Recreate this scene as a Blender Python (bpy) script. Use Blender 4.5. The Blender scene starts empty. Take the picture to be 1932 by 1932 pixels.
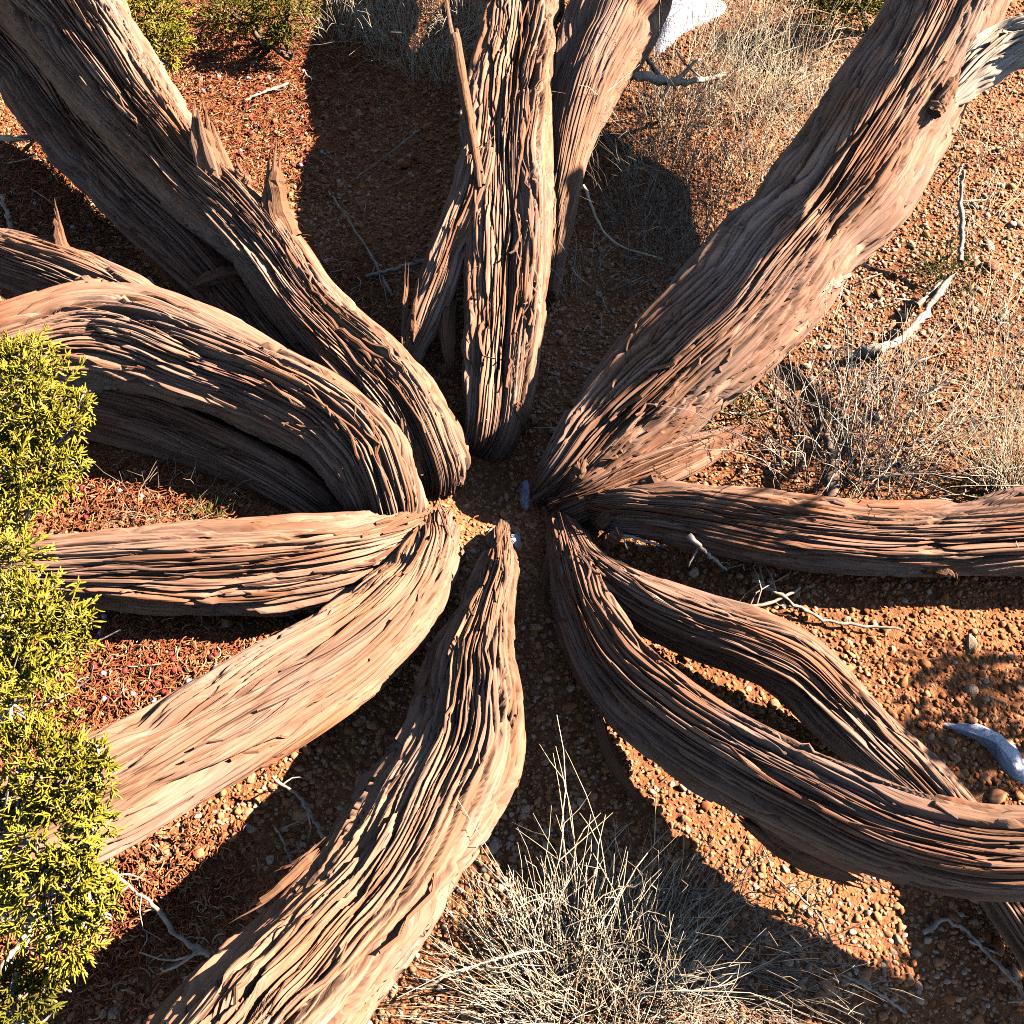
import bpy, math, random
import numpy as np
from mathutils import Vector

# ------------------------------------------------------------------ camera, sky, sun, exposure
scene = bpy.context.scene
COL = scene.collection
FOV = math.radians(52.0)
PITCH = math.radians(55.0)          # camera looks 55 degrees below the horizon
CAM_H = 1.5
cam_data = bpy.data.cameras.new('camera')
cam_data.sensor_fit = 'HORIZONTAL'
cam_data.angle = FOV
cam_data.clip_start = 0.02
cam_data.clip_end = 500
cam = bpy.data.objects.new('camera', cam_data)
cam.location = (0, 0, CAM_H)
cam.rotation_euler = (math.pi / 2 - PITCH, 0, 0)
COL.objects.link(cam)
scene.camera = cam

SUN_EL = math.radians(36.0)
SUN_AZ = math.radians(11.0)         # from +X turned towards +Y
sun_dir = Vector((math.cos(SUN_EL) * math.cos(SUN_AZ), math.cos(SUN_EL) * math.sin(SUN_AZ), math.sin(SUN_EL)))
world = bpy.data.worlds.new('World')
scene.world = world
world.use_nodes = True
wn = world.node_tree.nodes
wn.clear()
sky = wn.new('ShaderNodeTexSky')
sky.sky_type = 'NISHITA'
sky.sun_disc = False
sky.altitude = 1900.0
sky.dust_density = 0.3
sky.sun_elevation = SUN_EL
sky.sun_rotation = math.pi / 2 - SUN_AZ
bg = wn.new('ShaderNodeBackground')
bg.inputs['Strength'].default_value = 0.05
wo = wn.new('ShaderNodeOutputWorld')
world.node_tree.links.new(sky.outputs[0], bg.inputs['Color'])
world.node_tree.links.new(bg.outputs[0], wo.inputs['Surface'])
sd = bpy.data.lights.new('sun', 'SUN')
sd.energy = 5.0
sd.angle = math.radians(0.5)
sd.color = (1.0, 0.88, 0.77)
sun = bpy.data.objects.new('sun', sd)
sun.rotation_euler = sun_dir.to_track_quat('Z', 'Y').to_euler()
sun.location = (4, 1, 3)
COL.objects.link(sun)
vs = scene.view_settings
vs.view_transform = 'Standard'
vs.look = 'None'
vs.exposure = 2.0
vs.gamma = 1.0
vs.use_curve_mapping = False

scene.cycles.max_bounces = 5
scene.cycles.diffuse_bounces = 0
scene.cycles.glossy_bounces = 2
scene.cycles.use_denoising = False
scene.cycles.filter_width = 1.0

# ------------------------------------------------------------------ helpers
rng = np.random.default_rng(7)
random.seed(7)
HALF = 966.0                         # sketch units: the photograph drawn 1932 units wide
F = HALF / math.tan(FOV / 2)
FWD = np.array([0, math.cos(PITCH), -math.sin(PITCH)])
UPV = np.array([0, math.sin(PITCH), math.cos(PITCH)])
RGT = np.array([1.0, 0, 0])
CP = np.array([0, 0, CAM_H])


def ground_z(x, y):
    x = np.asarray(x, float); y = np.asarray(y, float)
    z = 0.012 * np.sin(2.3 * x + 1.1) * np.sin(2.9 * y + .4) + 0.008 * np.sin(5.1 * x - 3.7 * y + 2.0)
    z = z + 0.004 * np.sin(11.3 * x + 2.0 * np.sin(4 * y)) * np.sin(9.7 * y + 1.0)
    z = z + 0.002 * np.sin(27 * x + 3 * np.sin(9 * y)) * np.sin(31 * y + 2 * np.sin(12 * x))
    d2 = (x + 0.0) ** 2 + (y - 1.03) ** 2
    z = z - 0.03 * np.exp(-d2 / 0.03)
    z = z - 0.07 * np.exp(-((x + 0.03) ** 2 + (y - 1.16) ** 2) / 0.007)
    far = np.clip((np.hypot(x, y - 1.2) - 4) / 20, 0, 1)
    return z + far * 0.5 * np.sin(0.35 * x) * np.sin(0.28 * y + 1)


def at(px, py, h=0.0):
    """point of the place seen at sketch position (px, py), h metres above the datum"""
    d = FWD + (px - HALF) / F * RGT - (py - HALF) / F * UPV
    t = (h - CAM_H) / d[2]
    return CP + d * t


def gat(px, py):
    h = 0.0
    for _ in range(4):
        p = at(px, py, h)
        h = float(ground_z(p[0], p[1]))
    return np.array([p[0], p[1], h])


def depth(p):
    return float(np.dot(np.asarray(p) - CP, FWD))


def mesh_np(name, V, faces, mat, smooth=True, uv=None):
    """V (n,3); faces (m,k) int array, k 3 or 4"""
    me = bpy.data.meshes.new(name)
    V = np.ascontiguousarray(V, np.float32)
    faces = np.ascontiguousarray(faces, np.int32)
    m, k = faces.shape
    me.vertices.add(len(V)); me.vertices.foreach_set('co', V.ravel())
    me.loops.add(m * k); me.loops.foreach_set('vertex_index', faces.ravel())
    me.polygons.add(m)
    me.polygons.foreach_set('loop_start', np.arange(0, m * k, k, dtype=np.int32))
    me.polygons.foreach_set('loop_total', np.full(m, k, np.int32))
    me.polygons.foreach_set('use_smooth', np.full(m, smooth))
    if uv is not None:
        l = me.uv_layers.new(name='UVMap')
        l.data.foreach_set('uv', np.ascontiguousarray(uv[faces.ravel()], np.float32).ravel())
    me.update(calc_edges=True)
    if mat is not None:
        me.materials.append(mat)
    return me


def link(name, me, loc=(0, 0, 0), parent=None):
    o = bpy.data.objects.new(name, me)
    o.location = loc
    if parent is not None:
        o.parent = parent
    COL.objects.link(o)
    return o


def tag(o, label=None, cat=None, group=None, kind=None):
    if label: o['label'] = label
    if cat: o['category'] = cat
    if group: o['group'] = group
    if kind: o['kind'] = kind
    return o


def vnoise(x, y, per, seed, ny=None):
    """smooth value noise in [-1,1], periodic in x with `per` cells"""
    r = np.random.default_rng(seed)
    per = int(per)
    y = y - np.floor(y.min())
    ny = int(np.ceil(y.max())) + 3
    R = r.uniform(-1, 1, (per, ny))
    x0 = np.floor(x).astype(int); y0 = np.floor(y).astype(int)
    fx = x - x0; fy = y - y0
    fx = fx * fx * fx * (fx * (fx * 6 - 15) + 10)
    fy = fy * fy * (3 - 2 * fy)
    xa = x0 % per; xb = (x0 + 1) % per
    return ((R[xa, y0] * (1 - fx) + R[xb, y0] * fx) * (1 - fy)
            + (R[xa, y0 + 1] * (1 - fx) + R[xb, y0 + 1] * fx) * fy)


def catmull(P, n):
    """resample control rows P (k,d) into n rows, even in arc length of the first three columns"""
    P = np.asarray(P, float)
    A = np.vstack([2 * P[0] - P[1], P, 2 * P[-1] - P[-2]])
    out = []
    for i in range(1, len(A) - 2):
        p0, p1, p2, p3 = A[i - 1], A[i], A[i + 1], A[i + 2]
        for t in np.linspace(0, 1, 24, endpoint=False):
            out.append(0.5 * ((2 * p1) + (-p0 + p2) * t + (2 * p0 - 5 * p1 + 4 * p2 - p3) * t * t
                              + (-p0 + 3 * p1 - 3 * p2 + p3) * t ** 3))
    out.append(A[-2]); out = np.array(out)
    s = np.concatenate([[0], np.cumsum(np.linalg.norm(np.diff(out[:, :3], axis=0), axis=1))])
    q = np.linspace(0, s[-1], n)
    return np.stack([np.interp(q, s, out[:, c]) for c in range(out.shape[1])], 1), s[-1]


def norm(a):
    return a / (np.linalg.norm(a, axis=-1, keepdims=True) + 1e-12)


def tube_mesh(pts, rad, sides=5, cap=True):
    """plain tapered tube along pts (k,3); returns verts, quads"""
    pts = np.asarray(pts, float); k = len(pts)
    rad = np.broadcast_to(np.asarray(rad, float), (k,))
    T = norm(np.gradient(pts, axis=0))
    ref = np.array([0.31, 0.2, 0.93])
    S_ = norm(np.cross(T, ref)); N_ = np.cross(S_, T)
    a = np.arange(sides) * 2 * math.pi / sides
    V = pts[:, None] + rad[:, None, None] * (np.cos(a)[None, :, None] * S_[:, None] + np.sin(a)[None, :, None] * N_[:, None])
    V = V.reshape(-1, 3)
    i = np.arange(k - 1)[:, None] * sides; j = np.arange(sides)[None]
    jn = (j + 1) % sides
    Q = np.stack([i + j, i + jn, i + sides + jn, i + sides + j], -1).reshape(-1, 4)
    return V, Q


class Bag:
    def __init__(self): self.V = []; self.Q = []; self.n = 0
    def add(self, V, Q):
        self.V.append(V); self.Q.append(Q + self.n); self.n += len(V)
    def get(self): return np.vstack(self.V), np.vstack(self.Q)


# ------------------------------------------------------------------ materials
def mat_new(name):
    m = bpy.data.materials.new(name); m.use_nodes = True
    nt = m.node_tree; nt.nodes.clear()
    out = nt.nodes.new('ShaderNodeOutputMaterial'); b = nt.nodes.new('ShaderNodeBsdfPrincipled')
    nt.links.new(b.outputs[0], out.inputs[0])
    b.inputs['Roughness'].default_value = 0.9
    b.inputs['Specular IOR Level'].default_value = 0.15
    return m, nt, b


def ramp(nt, fac, stops):
    r = nt.nodes.new('ShaderNodeValToRGB')
    e = r.color_ramp.elements
    while len(e) < len(stops): e.new(0.5)
    for el, (p, c) in zip(e, stops):
        el.position = p; el.color = (*c, 1)
    nt.links.new(fac, r.inputs[0])
    return r.outputs[0]


def noise(nt, vec, scale, detail=3, rough=0.55):
    n = nt.nodes.new('ShaderNodeTexNoise')
    n.inputs['Scale'].default_value = scale; n.inputs['Detail'].default_value = detail
    n.inputs['Roughness'].default_value = rough
    nt.links.new(vec, n.inputs['Vector'])
    return n.outputs[0]


def mapping(nt, src, scale):
    mp = nt.nodes.new('ShaderNodeMapping'); mp.inputs['Scale'].default_value = scale
    nt.links.new(src, mp.inputs[0]); return mp.outputs[0]


def mixc(nt, fac, a, b_):
    m = nt.nodes.new('ShaderNodeMix'); m.data_type = 'RGBA'
    if isinstance(fac, (int, float)): m.inputs[0].default_value = fac
    else: nt.links.new(fac, m.inputs[0])
    for k, v in ((6, a), (7, b_)):
        if isinstance(v, tuple): m.inputs[k].default_value = (*v, 1)
        else: nt.links.new(v, m.inputs[k])
    return m.outputs[2]


def mth(nt, op, a, b_=None):
    m = nt.nodes.new('ShaderNodeMath'); m.operation = op
    for k, v in ((0, a), (1, b_)):
        if v is None: continue
        if isinstance(v, (int, float)): m.inputs[k].default_value = v
        else: nt.links.new(v, m.inputs[k])
    return m.outputs[0]


def bark_material(name, pale, mid, red, redamt=0.5, grey=(0.34, 0.25, 0.21), greyamt=0.45):
    m, nt, b = mat_new(name)
    uv = nt.nodes.new('ShaderNodeUVMap').outputs[0]          # u metres along, v metres around
    st = nt.nodes.new('ShaderNodeAttribute'); st.attribute_name = 'strip'     # every strip of bark has a tone of its own
    fine = noise(nt, mapping(nt, uv, (9, 420, 1)), 1.0, 3, 0.6)
    med = noise(nt, mapping(nt, uv, (3.5, 95, 1)), 1.0, 3, 0.55)
    patch = noise(nt, mapping(nt, uv, (4.0, 14, 1)), 1.0, 4, 0.6)
    weather = noise(nt, mapping(nt, uv, (2.2, 9, 1)), 1.3, 3, 0.6)
    tone = mth(nt, 'ADD', mth(nt, 'MULTIPLY', med, 0.55), mth(nt, 'MULTIPLY', st.outputs['Fac'], 0.45))
    c1 = ramp(nt, tone, [(0.28, mid), (0.48, tuple((np.array(pale) + np.array(mid)) / 2)), (0.68, pale)])
    rf = ramp(nt, mth(nt, 'ADD', mth(nt, 'MULTIPLY', patch, 0.75), mth(nt, 'MULTIPLY', st.outputs['Fac'], 0.25)),
              [(0.5, (0, 0, 0)), (0.68, (redamt,) * 3)])
    c2 = mixc(nt, rf, c1, red)
    c2 = mixc(nt, ramp(nt, weather, [(0.48, (0, 0, 0)), (0.68, (greyamt,) * 3)]), c2, grey)
    c3 = mixc(nt, ramp(nt, fine, [(0.3, (0.55,) * 3), (0.6, (0, 0, 0))]), c2, tuple(np.array(mid) * 0.62))
    nt.links.new(c3, b.inputs['Base Color'])
    bp = nt.nodes.new('ShaderNodeBump'); bp.inputs['Strength'].default_value = 1.0
    bp.inputs['Distance'].default_value = 0.0022
    nt.links.new(mth(nt, 'ADD', fine, mth(nt, 'MULTIPLY', med, 0.8)), bp.inputs['Height'])
    nt.links.new(bp.outputs[0], b.inputs['Normal'])
    return m


BARK = bark_material('bark_tan', (0.49, 0.305, 0.21), (0.245, 0.112, 0.058), (0.35, 0.10, 0.027), 0.75, (0.29, 0.215, 0.185))
BARK_RED = bark_material('bark_red', (0.44, 0.26, 0.17), (0.205, 0.09, 0.048), (0.37, 0.09, 0.022), 0.85, (0.27, 0.20, 0.175))
BARK_PALE = bark_material('bark_pale', (0.40, 0.24, 0.16), (0.25, 0.12, 0.062), (0.33, 0.11, 0.032), 0.7, (0.30, 0.22, 0.19))
BARK_BLEACH = bark_material('bark_bleached', (0.66, 0.53, 0.41), (0.50, 0.37, 0.26), (0.38, 0.22, 0.12), 0.2, (0.55, 0.47, 0.40))


def simple_mat(name, stops, scale=60, rough=0.9, bump=0.0, coord='Object'):
    m, nt, b = mat_new(name)
    tc = nt.nodes.new('ShaderNodeTexCoord').outputs[coord]
    n = noise(nt, tc, scale, 3)
    nt.links.new(ramp(nt, n, stops), b.inputs['Base Color'])
    b.inputs['Roughness'].default_value = rough
    if bump:
        bp = nt.nodes.new('ShaderNodeBump'); bp.inputs['Distance'].default_value = bump
        nt.links.new(noise(nt, tc, scale * 3, 3), bp.inputs['Height'])
        nt.links.new(bp.outputs[0], b.inputs['Normal'])
    return m


def inst_mat(name, stops, rough=0.85):
    """colour picked per scattered piece from its own 'tone' value"""
    m, nt, b = mat_new(name)
    a = nt.nodes.new('ShaderNodeAttribute'); a.attribute_type = 'INSTANCER'; a.attribute_name = 'tone'
    c = ramp(nt, a.outputs['Fac'], stops)
    tc = nt.nodes.new('ShaderNodeTexCoord').outputs['Object']
    n = noise(nt, tc, 1.6, 2)
    c = mixc(nt, ramp(nt, n, [(0.35, (0.35,) * 3), (0.6, (0, 0, 0))]), c, (0.16, 0.075, 0.03))
    nt.links.new(c, b.inputs['Base Color']); b.inputs['Roughness'].default_value = rough
    return m


GRAVEL = inst_mat('granite_gravel', [(0.0, (0.20, 0.065, 0.024)), (0.2, (0.44, 0.145, 0.048)), (0.5, (0.58, 0.215, 0.080)),
                                     (0.8, (0.66, 0.31, 0.155)), (1.0, (0.72, 0.47, 0.33))])
NEEDLE = inst_mat('fallen_needles', [(0.0, (0.07, 0.03, 0.02)), (0.3, (0.26, 0.06, 0.025)), (0.6, (0.48, 0.13, 0.045)), (0.8, (0.50, 0.22, 0.09)), (1.0, (0.60, 0.42, 0.25))])
SOIL, _nt, _b = mat_new('granite_soil')
_tc = _nt.nodes.new('ShaderNodeTexCoord').outputs['Object']
_c = ramp(_nt, noise(_nt, _tc, 90, 4, 0.65), [(0.3, (0.17, 0.06, 0.026)), (0.5, (0.36, 0.135, 0.052)), (0.7, (0.54, 0.235, 0.105))])
_c = mixc(_nt, ramp(_nt, noise(_nt, _tc, 3.0, 3), [(0.4, (0, 0, 0)), (0.65, (0.6,) * 3)]), _c, (0.12, 0.05, 0.025))
_nt.links.new(_c, _b.inputs['Base Color'])
_bp = _nt.nodes.new('ShaderNodeBump'); _bp.inputs['Distance'].default_value = 0.004
_nt.links.new(noise(_nt, _tc, 220, 4), _bp.inputs['Height']); _nt.links.new(_bp.outputs[0], _b.inputs['Normal'])

SNOW = simple_mat('old_snow', [(0.3, (0.46, 0.45, 0.50)), (0.7, (0.60, 0.59, 0.63))], 60, 0.6, 0.003)
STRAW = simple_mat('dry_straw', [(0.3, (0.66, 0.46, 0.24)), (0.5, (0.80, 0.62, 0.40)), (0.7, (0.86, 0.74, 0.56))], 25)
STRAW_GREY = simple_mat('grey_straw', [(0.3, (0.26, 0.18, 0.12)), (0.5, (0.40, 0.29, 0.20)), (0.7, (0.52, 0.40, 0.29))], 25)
GREEN_GRASS = simple_mat('green_grass', [(0.3, (0.07, 0.10, 0.02)), (0.7, (0.16, 0.19, 0.05))], 30)
TWIG = simple_mat('weathered_twig', [(0.3, (0.30, 0.20, 0.14)), (0.55, (0.46, 0.34, 0.25)), (0.75, (0.60, 0.48, 0.38))], 40, 0.85, 0.001)
TWIG_DARK = simple_mat('dark_twig', [(0.3, (0.12, 0.07, 0.045)), (0.7, (0.26, 0.17, 0.12))], 40, 0.85, 0.001)
TWIG_WHITE = simple_mat('white_twig', [(0.3, (0.38, 0.30, 0.22)), (0.7, (0.58, 0.48, 0.38))], 50, 0.85, 0.001)
STONE = simple_mat('granite_stone', [(0.3, (0.44, 0.25, 0.14)), (0.6, (0.60, 0.40, 0.26)), (0.8, (0.68, 0.52, 0.40))], 120, 0.9, 0.002)
STONE_RED = simple_mat('red_stone', [(0.3, (0.38, 0.13, 0.07)), (0.7, (0.52, 0.24, 0.15))], 120, 0.9, 0.002)
LEAF = simple_mat('juniper_leaf', [(0.3, (0.19, 0.16, 0.012)), (0.5, (0.33, 0.27, 0.024)), (0.7, (0.46, 0.38, 0.07))], 45, 0.7)
LEAF_DARK = simple_mat('juniper_leaf_olive', [(0.3, (0.12, 0.115, 0.012)), (0.7, (0.25, 0.21, 0.03))], 45, 0.7)
CONE = simple_mat('pollen_cone', [(0.3, (0.42, 0.22, 0.14)), (0.7, (0.55, 0.35, 0.24))], 60)
BERRY_RED = simple_mat('berry_red', [(0.3, (0.17, 0.025, 0.022)), (0.6, (0.34, 0.06, 0.05)), (0.8, (0.40, 0.16, 0.13))], 150, 0.55)
BERRY_BLUE = simple_mat('berry_bloom', [(0.3, (0.34, 0.24, 0.28)), (0.7, (0.52, 0.44, 0.48))], 120, 0.7)
BERRY_DARK = simple_mat('berry_dark', [(0.3, (0.08, 0.02, 0.03)), (0.7, (0.16, 0.05, 0.06))], 150, 0.5)

# ------------------------------------------------------------------ ground sheet
N = 240
t = np.linspace(-1, 1, N)
ax = 0.6 * np.sinh(4.6 * t)
GX, GY = np.meshgrid(ax, ax + 1.2, indexing='ij')
GV = np.stack([GX, GY, ground_z(GX, GY)], -1).reshape(-1, 3)
ii, jj = np.meshgrid(np.arange(N - 1), np.arange(N - 1), indexing='ij')
b0 = (ii * N + jj).ravel()
ground = link('ground', mesh_np('ground', GV, np.stack([b0, b0 + N, b0 + N + 1, b0 + 1], 1), SOIL))
tag(ground, kind='structure')

# ------------------------------------------------------------------ the juniper: trunks
ROOT = gat(960, 970)
juniper = bpy.data.objects.new('juniper_tree', None)
juniper.location = ROOT
COL.objects.link(juniper)
tag(juniper, 'old juniper tree with many shaggy fibrous trunks splaying from one gravel-filled crown', 'tree')
TRUNKS = {}


def trunk(key, ctrl, mat=BARK, label=None, seed=1, lobes=0.10, depth_k=1.0, twist=0.0, ext=0.0, rise=0.3, name='trunk',
          parent=None, wav=0.13, taper_end=False, flat=1.0, step=0.0092, nv=372, gnarl=0.26):
    """ctrl rows: (px, py, half width, height)"""
    rows = []
    for px, py, hw, h in ctrl:
        p = at(px, py, h)
        rows.append([*p, hw * depth(p) / F])
    if ext > 0:                                   # goes on beyond the picture
        a, b_ = np.array(rows[-2]), np.array(rows[-1])
        d = b_[:3] - a[:3]; d = d / np.linalg.norm(d)
        for k in (0.5, 1.0):
            q = b_[:3] + d * ext * k; q[2] += rise * ext * k
            rows.append([*q, b_[3] * (1 - 0.25 * k)])
    rows = np.array(rows)
    L0 = np.sum(np.linalg.norm(np.diff(rows[:, :3], axis=0), axis=1))
    nu = max(24, int(L0 / step))
    C, L = catmull(rows, nu)
    P, r = C[:, :3], np.maximum(C[:, 3], 0.003)
    s = np.linspace(0, L, nu)
    T = norm(np.gradient(P, axis=0))
    Z = np.array([0.0, -0.35, 0.94])              # a side of the stem that faces up
    S_ = norm(np.cross(T, Z)); N_ = np.cross(S_, T)
    q = np.linspace(0, 1, nv, endpoint=False)     # around; the seam lies underneath, the upper side is finer
    th = 2 * math.pi * (q + 0.085 * np.sin(2 * math.pi * q)) + math.pi
    SS, TH = np.meshgrid(s, th, indexing='ij')
    Q = (TH - math.pi) / (2 * math.pi)            # 0..1
    rm = float(np.mean(r)); circ = 2 * math.pi * rm
    warp = wav * vnoise(Q * 3, SS / 0.38, 3, seed + 1) / (2 * math.pi) * 1.5 + 0.010 * vnoise(Q * 7, SS / 0.12, 7, seed + 2)
    W = (Q + warp + twist * SS) % 1.0
    def strips(k, seglen, sd_, jit, crack, step_, edge):
        """lengthwise strips of bark with pointed ends: returns relief in metres"""
        ph = W * k + jit * vnoise(W * max(3, k // 3), SS / (seglen * 1.7), max(3, k // 3), sd_) + .13 * vnoise(W * k * 2, SS / .05, k * 2, sd_ + 1)
        idx = np.floor(ph).astype(int); f = ph - idx
        hs = np.random.default_rng(sd_ + 2).random((k, 64))
        y = SS / seglen * (0.6 + 0.9 * hs[idx % k, 60]) + hs[idx % k, 0] * 9
        sg = np.floor(y).astype(int); g = y - sg
        hA = hs[idx % k, 1 + sg % 50]
        hw = 0.5 * (1 - np.abs(2 * g - 1) ** 5 * .75)
        e = np.clip((hw - np.abs(f - .5)) / edge, 0, 1); e = e * e * (3 - 2 * e)
        dp = 0.35 + 0.65 * hs[idx % k, 52] 
        return e * step_ * (hA - .3) - crack * (1 - e) * dp, hs[(idx * 3 + sg) % k, 1 + (sg * 7 + idx) % 50]
    k1 = max(8, int(circ / 0.018)); k2 = max(14, int(circ / 0.0070)); k4 = max(30, int(circ / 0.0032))
    n4 = vnoise(W * k4, SS / 0.06, k4, seed + 6)
    fib = vnoise(W * k4, SS / 0.10, k4, seed + 16)
    amp = 0.5 + 0.55 * (0.5 + 0.5 * vnoise(Q * 4, SS / 0.25, 4, seed + 7)) * 1.5
    d1, t1 = strips(k1, .30, seed + 3, .9, .0105, .0085, .10); d2, t2 = strips(k2, .19, seed + 23, .8, .0085, .0048, .16)
    D = (d1 + d2 + 0.0009 * n4 - 0.0018 * np.exp(-(fib / .2) ** 2)) * amp * depth_k
    tone = np.clip(.38 * t1 + .62 * t2, 0, 1)
    D *= np.clip(r / 0.06, 0.25, 1.25)[:, None]
    rr = np.random.default_rng(seed + 50)
    lob = np.zeros_like(TH)
    for k in (2, 3, 4, 5):
        lob += 1.35 * lobes / k ** 0.6 * rr.uniform(.5, 1) * np.cos(k * TH + rr.uniform(0, 6.28) + 1.1 * np.sin(SS * rr.uniform(2, 5) + rr.uniform(0, 6)))
    lob += 0.09 * vnoise(Q * 5, SS / 0.16, 5, seed + 9) + 0.05 * vnoise(Q * 11, SS / 0.30, 11, seed + 10)
    lob -= 0.16 * np.exp(-(vnoise(Q * 6 + .5 * np.sin(SS * 4), SS / .45, 6, seed + 12) / .12) ** 2)
    lob += gnarl * np.exp(-SS / .09) * (vnoise(Q * 7, SS / .045, 7, seed + 13) + .6 * vnoise(Q * 15, SS / .03, 15, seed + 14))
    RAD = r[:, None] * (1 + lob) + D
    if taper_end:
        RAD *= np.clip((L - SS) / (0.25 * L), 0.05, 1) ** 0.6
    ct, st = np.cos(TH), np.sin(TH) * flat
    V = P[:, None] + RAD[..., None] * (ct[..., None] * N_[:, None] + st[..., None] * S_[:, None])
    uv = np.stack([SS, Q * circ], -1).reshape(-1, 2)
    Vf = V.reshape(-1, 3) - ROOT
    # close both ends with a centre vertex fan made of quads that share it
    i = np.arange(nu - 1)[:, None] * nv; j = np.arange(nv)[None]; jn = (j + 1) % nv
    quads = np.stack([i + j, i + nv + j, i + nv + jn, i + jn], -1).reshape(-1, 4)
    c0, c1 = len(Vf), len(Vf) + 1
    Vf = np.vstack([Vf, P[0] - ROOT, P[-1] - ROOT])
    uv = np.vstack([uv, [0, 0], [L, 0]])
    e = np.arange(0, nv, 2)
    cap0 = np.stack([np.full_like(e, c0), e, (e + 1) % nv, (e + 2) % nv], 1)
    base = (nu - 1) * nv
    cap1 = np.stack([np.full_like(e, c1), base + (e + 2) % nv, base + (e + 1) % nv, base + e], 1)
    quads = np.vstack([quads, cap0, cap1])
    # seam column: give the wrap quads a continuous v
    o = link(name, mesh_np(name, Vf, quads, mat, True, uv), (0, 0, 0), parent or juniper)
    at_ = o.data.attributes.new('strip', 'FLOAT', 'POINT')
    at_.data.foreach_set('value', np.concatenate([tone.ravel(), [.5, .5]]).astype(np.float32))
    if label: o['label'] = label
    TRUNKS[key] = dict(o=o, V=V, s=s, L=L, N=N_, r=r, nv=nv, nu=nu, th=th, mat=mat, T=T, px=np.array([c[:2] for c in ctrl], float), h=np.array([c[3] for c in ctrl]), rad=rows[:, 3])
    return o


def bark_strips(key, n, seed, len_rng=(0.07, 0.28), w_rng=(0.0016, 0.0048), arc=1.75, lift=0.012, srange=(0.05, 0.95), mat=None, name='bark_strip', curl=0.15, base=False):
    """long slivers of bark standing off the trunk, each its own piece"""
    t_ = TRUNKS[key]; r = np.random.default_rng(seed)
    V, nv, nu, L = t_['V'], t_['nv'], t_['nu'], t_['L']
    for _ in range(n):
        ln = r.uniform(*len_rng); s0 = r.uniform(srange[0] * L, max(srange[0] * L + .001, srange[1] * L - ln))
        th0 = r.uniform(-arc, arc) ; w = r.uniform(*w_rng); dr = r.uniform(-curl, curl)
        k = 9; rows = []
        up = r.uniform(0.3, 1) * lift; both = (not base) and r.random() < 0.3; rev = base or r.random() < 0.5
        for a in np.linspace(0, 1, k):
            si = (s0 + ln * a) / L * (nu - 1)
            i = int(np.clip(si, 0, nu - 2))
            th = (th0 + dr * a + 0.05 * math.sin(a * 5 + th0 * 9))
            j = int(np.argmin(np.abs(((t_['th'] - th + math.pi) % (2 * math.pi)) - math.pi)))
            lo, hi = max(0, j - 5), min(nv, j + 6)
            # ride on the crests near by
            blk = V[max(0, i - 1):i + 2, lo:hi].reshape(-1, 3)
            c = V[i, j]; nrm = norm(math.cos(t_['th'][j]) * t_['N'][i] + math.sin(t_['th'][j]) * np.cross(t_['T'][i], t_['N'][i]) * -1)
            crest = np.max((blk - c) @ nrm)
            aa = 1 - a if rev else a
            l = up * max(0, (aa - 0.45) / 0.55) ** 2
            if both: l += up * max(0, (0.35 - aa) / 0.35) ** 2
            p = c + nrm * (crest * 0.8 + 0.0012 + l)
            rows.append((p, nrm, t_['T'][i], w * (0.25 + 0.75 * math.sin(math.pi * (0.08 + 0.84 * a)) ** 0.7)))
        Vv = []
        for p, nrm, tg, ww in rows:
            sd_ = norm(np.cross(tg, nrm)); hgt = 0.0014
            Vv += [p - sd_ * ww / 2 - nrm * hgt * 2, p - sd_ * ww / 2 + nrm * hgt * .6, p + nrm * hgt * 1.4, p + sd_ * ww / 2 + nrm * hgt * .6, p + sd_ * ww / 2 - nrm * hgt * 2]
        Vv = np.array(Vv) - ROOT
        i = np.arange(k - 1)[:, None] * 5; j = np.arange(5)[None]; jn = (j + 1) % 5
        qd = np.stack([i + j, i + jn, i + 5 + jn, i + 5 + j], -1).reshape(-1, 4)
        uvv = np.stack([np.repeat(np.linspace(0, ln, k), 5) + s0, np.tile(np.arange(5) * 0.003, k) + th0 * .06], 1)
        link(name, mesh_np(name, Vv, qd, mat or t_['mat'], False, uvv), (0, 0, 0), t_['o'])


# (px, py, half width, height)
trunk('TLa', [(808, 905, 64, -0.05), (792, 850, 74, 0.03), (755, 770, 78, 0.07), (700, 700, 74, 0.1), (640, 640, 66, 0.125), (575, 570, 64, 0.15), (510, 480, 68, 0.18), (440, 405, 66, 0.205), (360, 335, 66, 0.225), (290, 250, 74, 0.25), (215, 150, 88, 0.285), (130, 30, 102, 0.33), (40, -90, 110, 0.38), (-60, -200, 112, 0.43)],
      label='broad trunk, sunlit on one side, with splintered dead stubs', seed=11, lobes=.12, ext=.7, depth_k=1.1)
trunk('TLb', [(640, 790, 34, -0.04), (590, 720, 46, 0.02), (510, 640, 54, 0.05), (415, 530, 58, 0.08), (310, 420, 62, 0.11), (210, 310, 64, 0.14), (115, 200, 66, 0.17), (30, 100, 66, 0.2), (-70, -10, 64, 0.23), (-170, -120, 62, 0.26)],
      mat=BARK_RED, label='shaded dark trunk running underneath the broad splintered one', seed=23, lobes=.14, ext=.6)
trunk('L2', [(730, 985, 72, -0.05), (720, 930, 76, 0.04), (685, 860, 88, 0.08), (610, 790, 90, 0.115), (500, 735, 92, 0.135), (380, 685, 98, 0.15), (270, 645, 100, 0.16), (170, 640, 95, 0.165), (60, 665, 88, 0.165), (-70, 700, 82, 0.165)],
      label='thick humped trunk with deep wavy bark grooves', seed=31, lobes=.10, ext=.6, depth_k=1.15)
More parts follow.
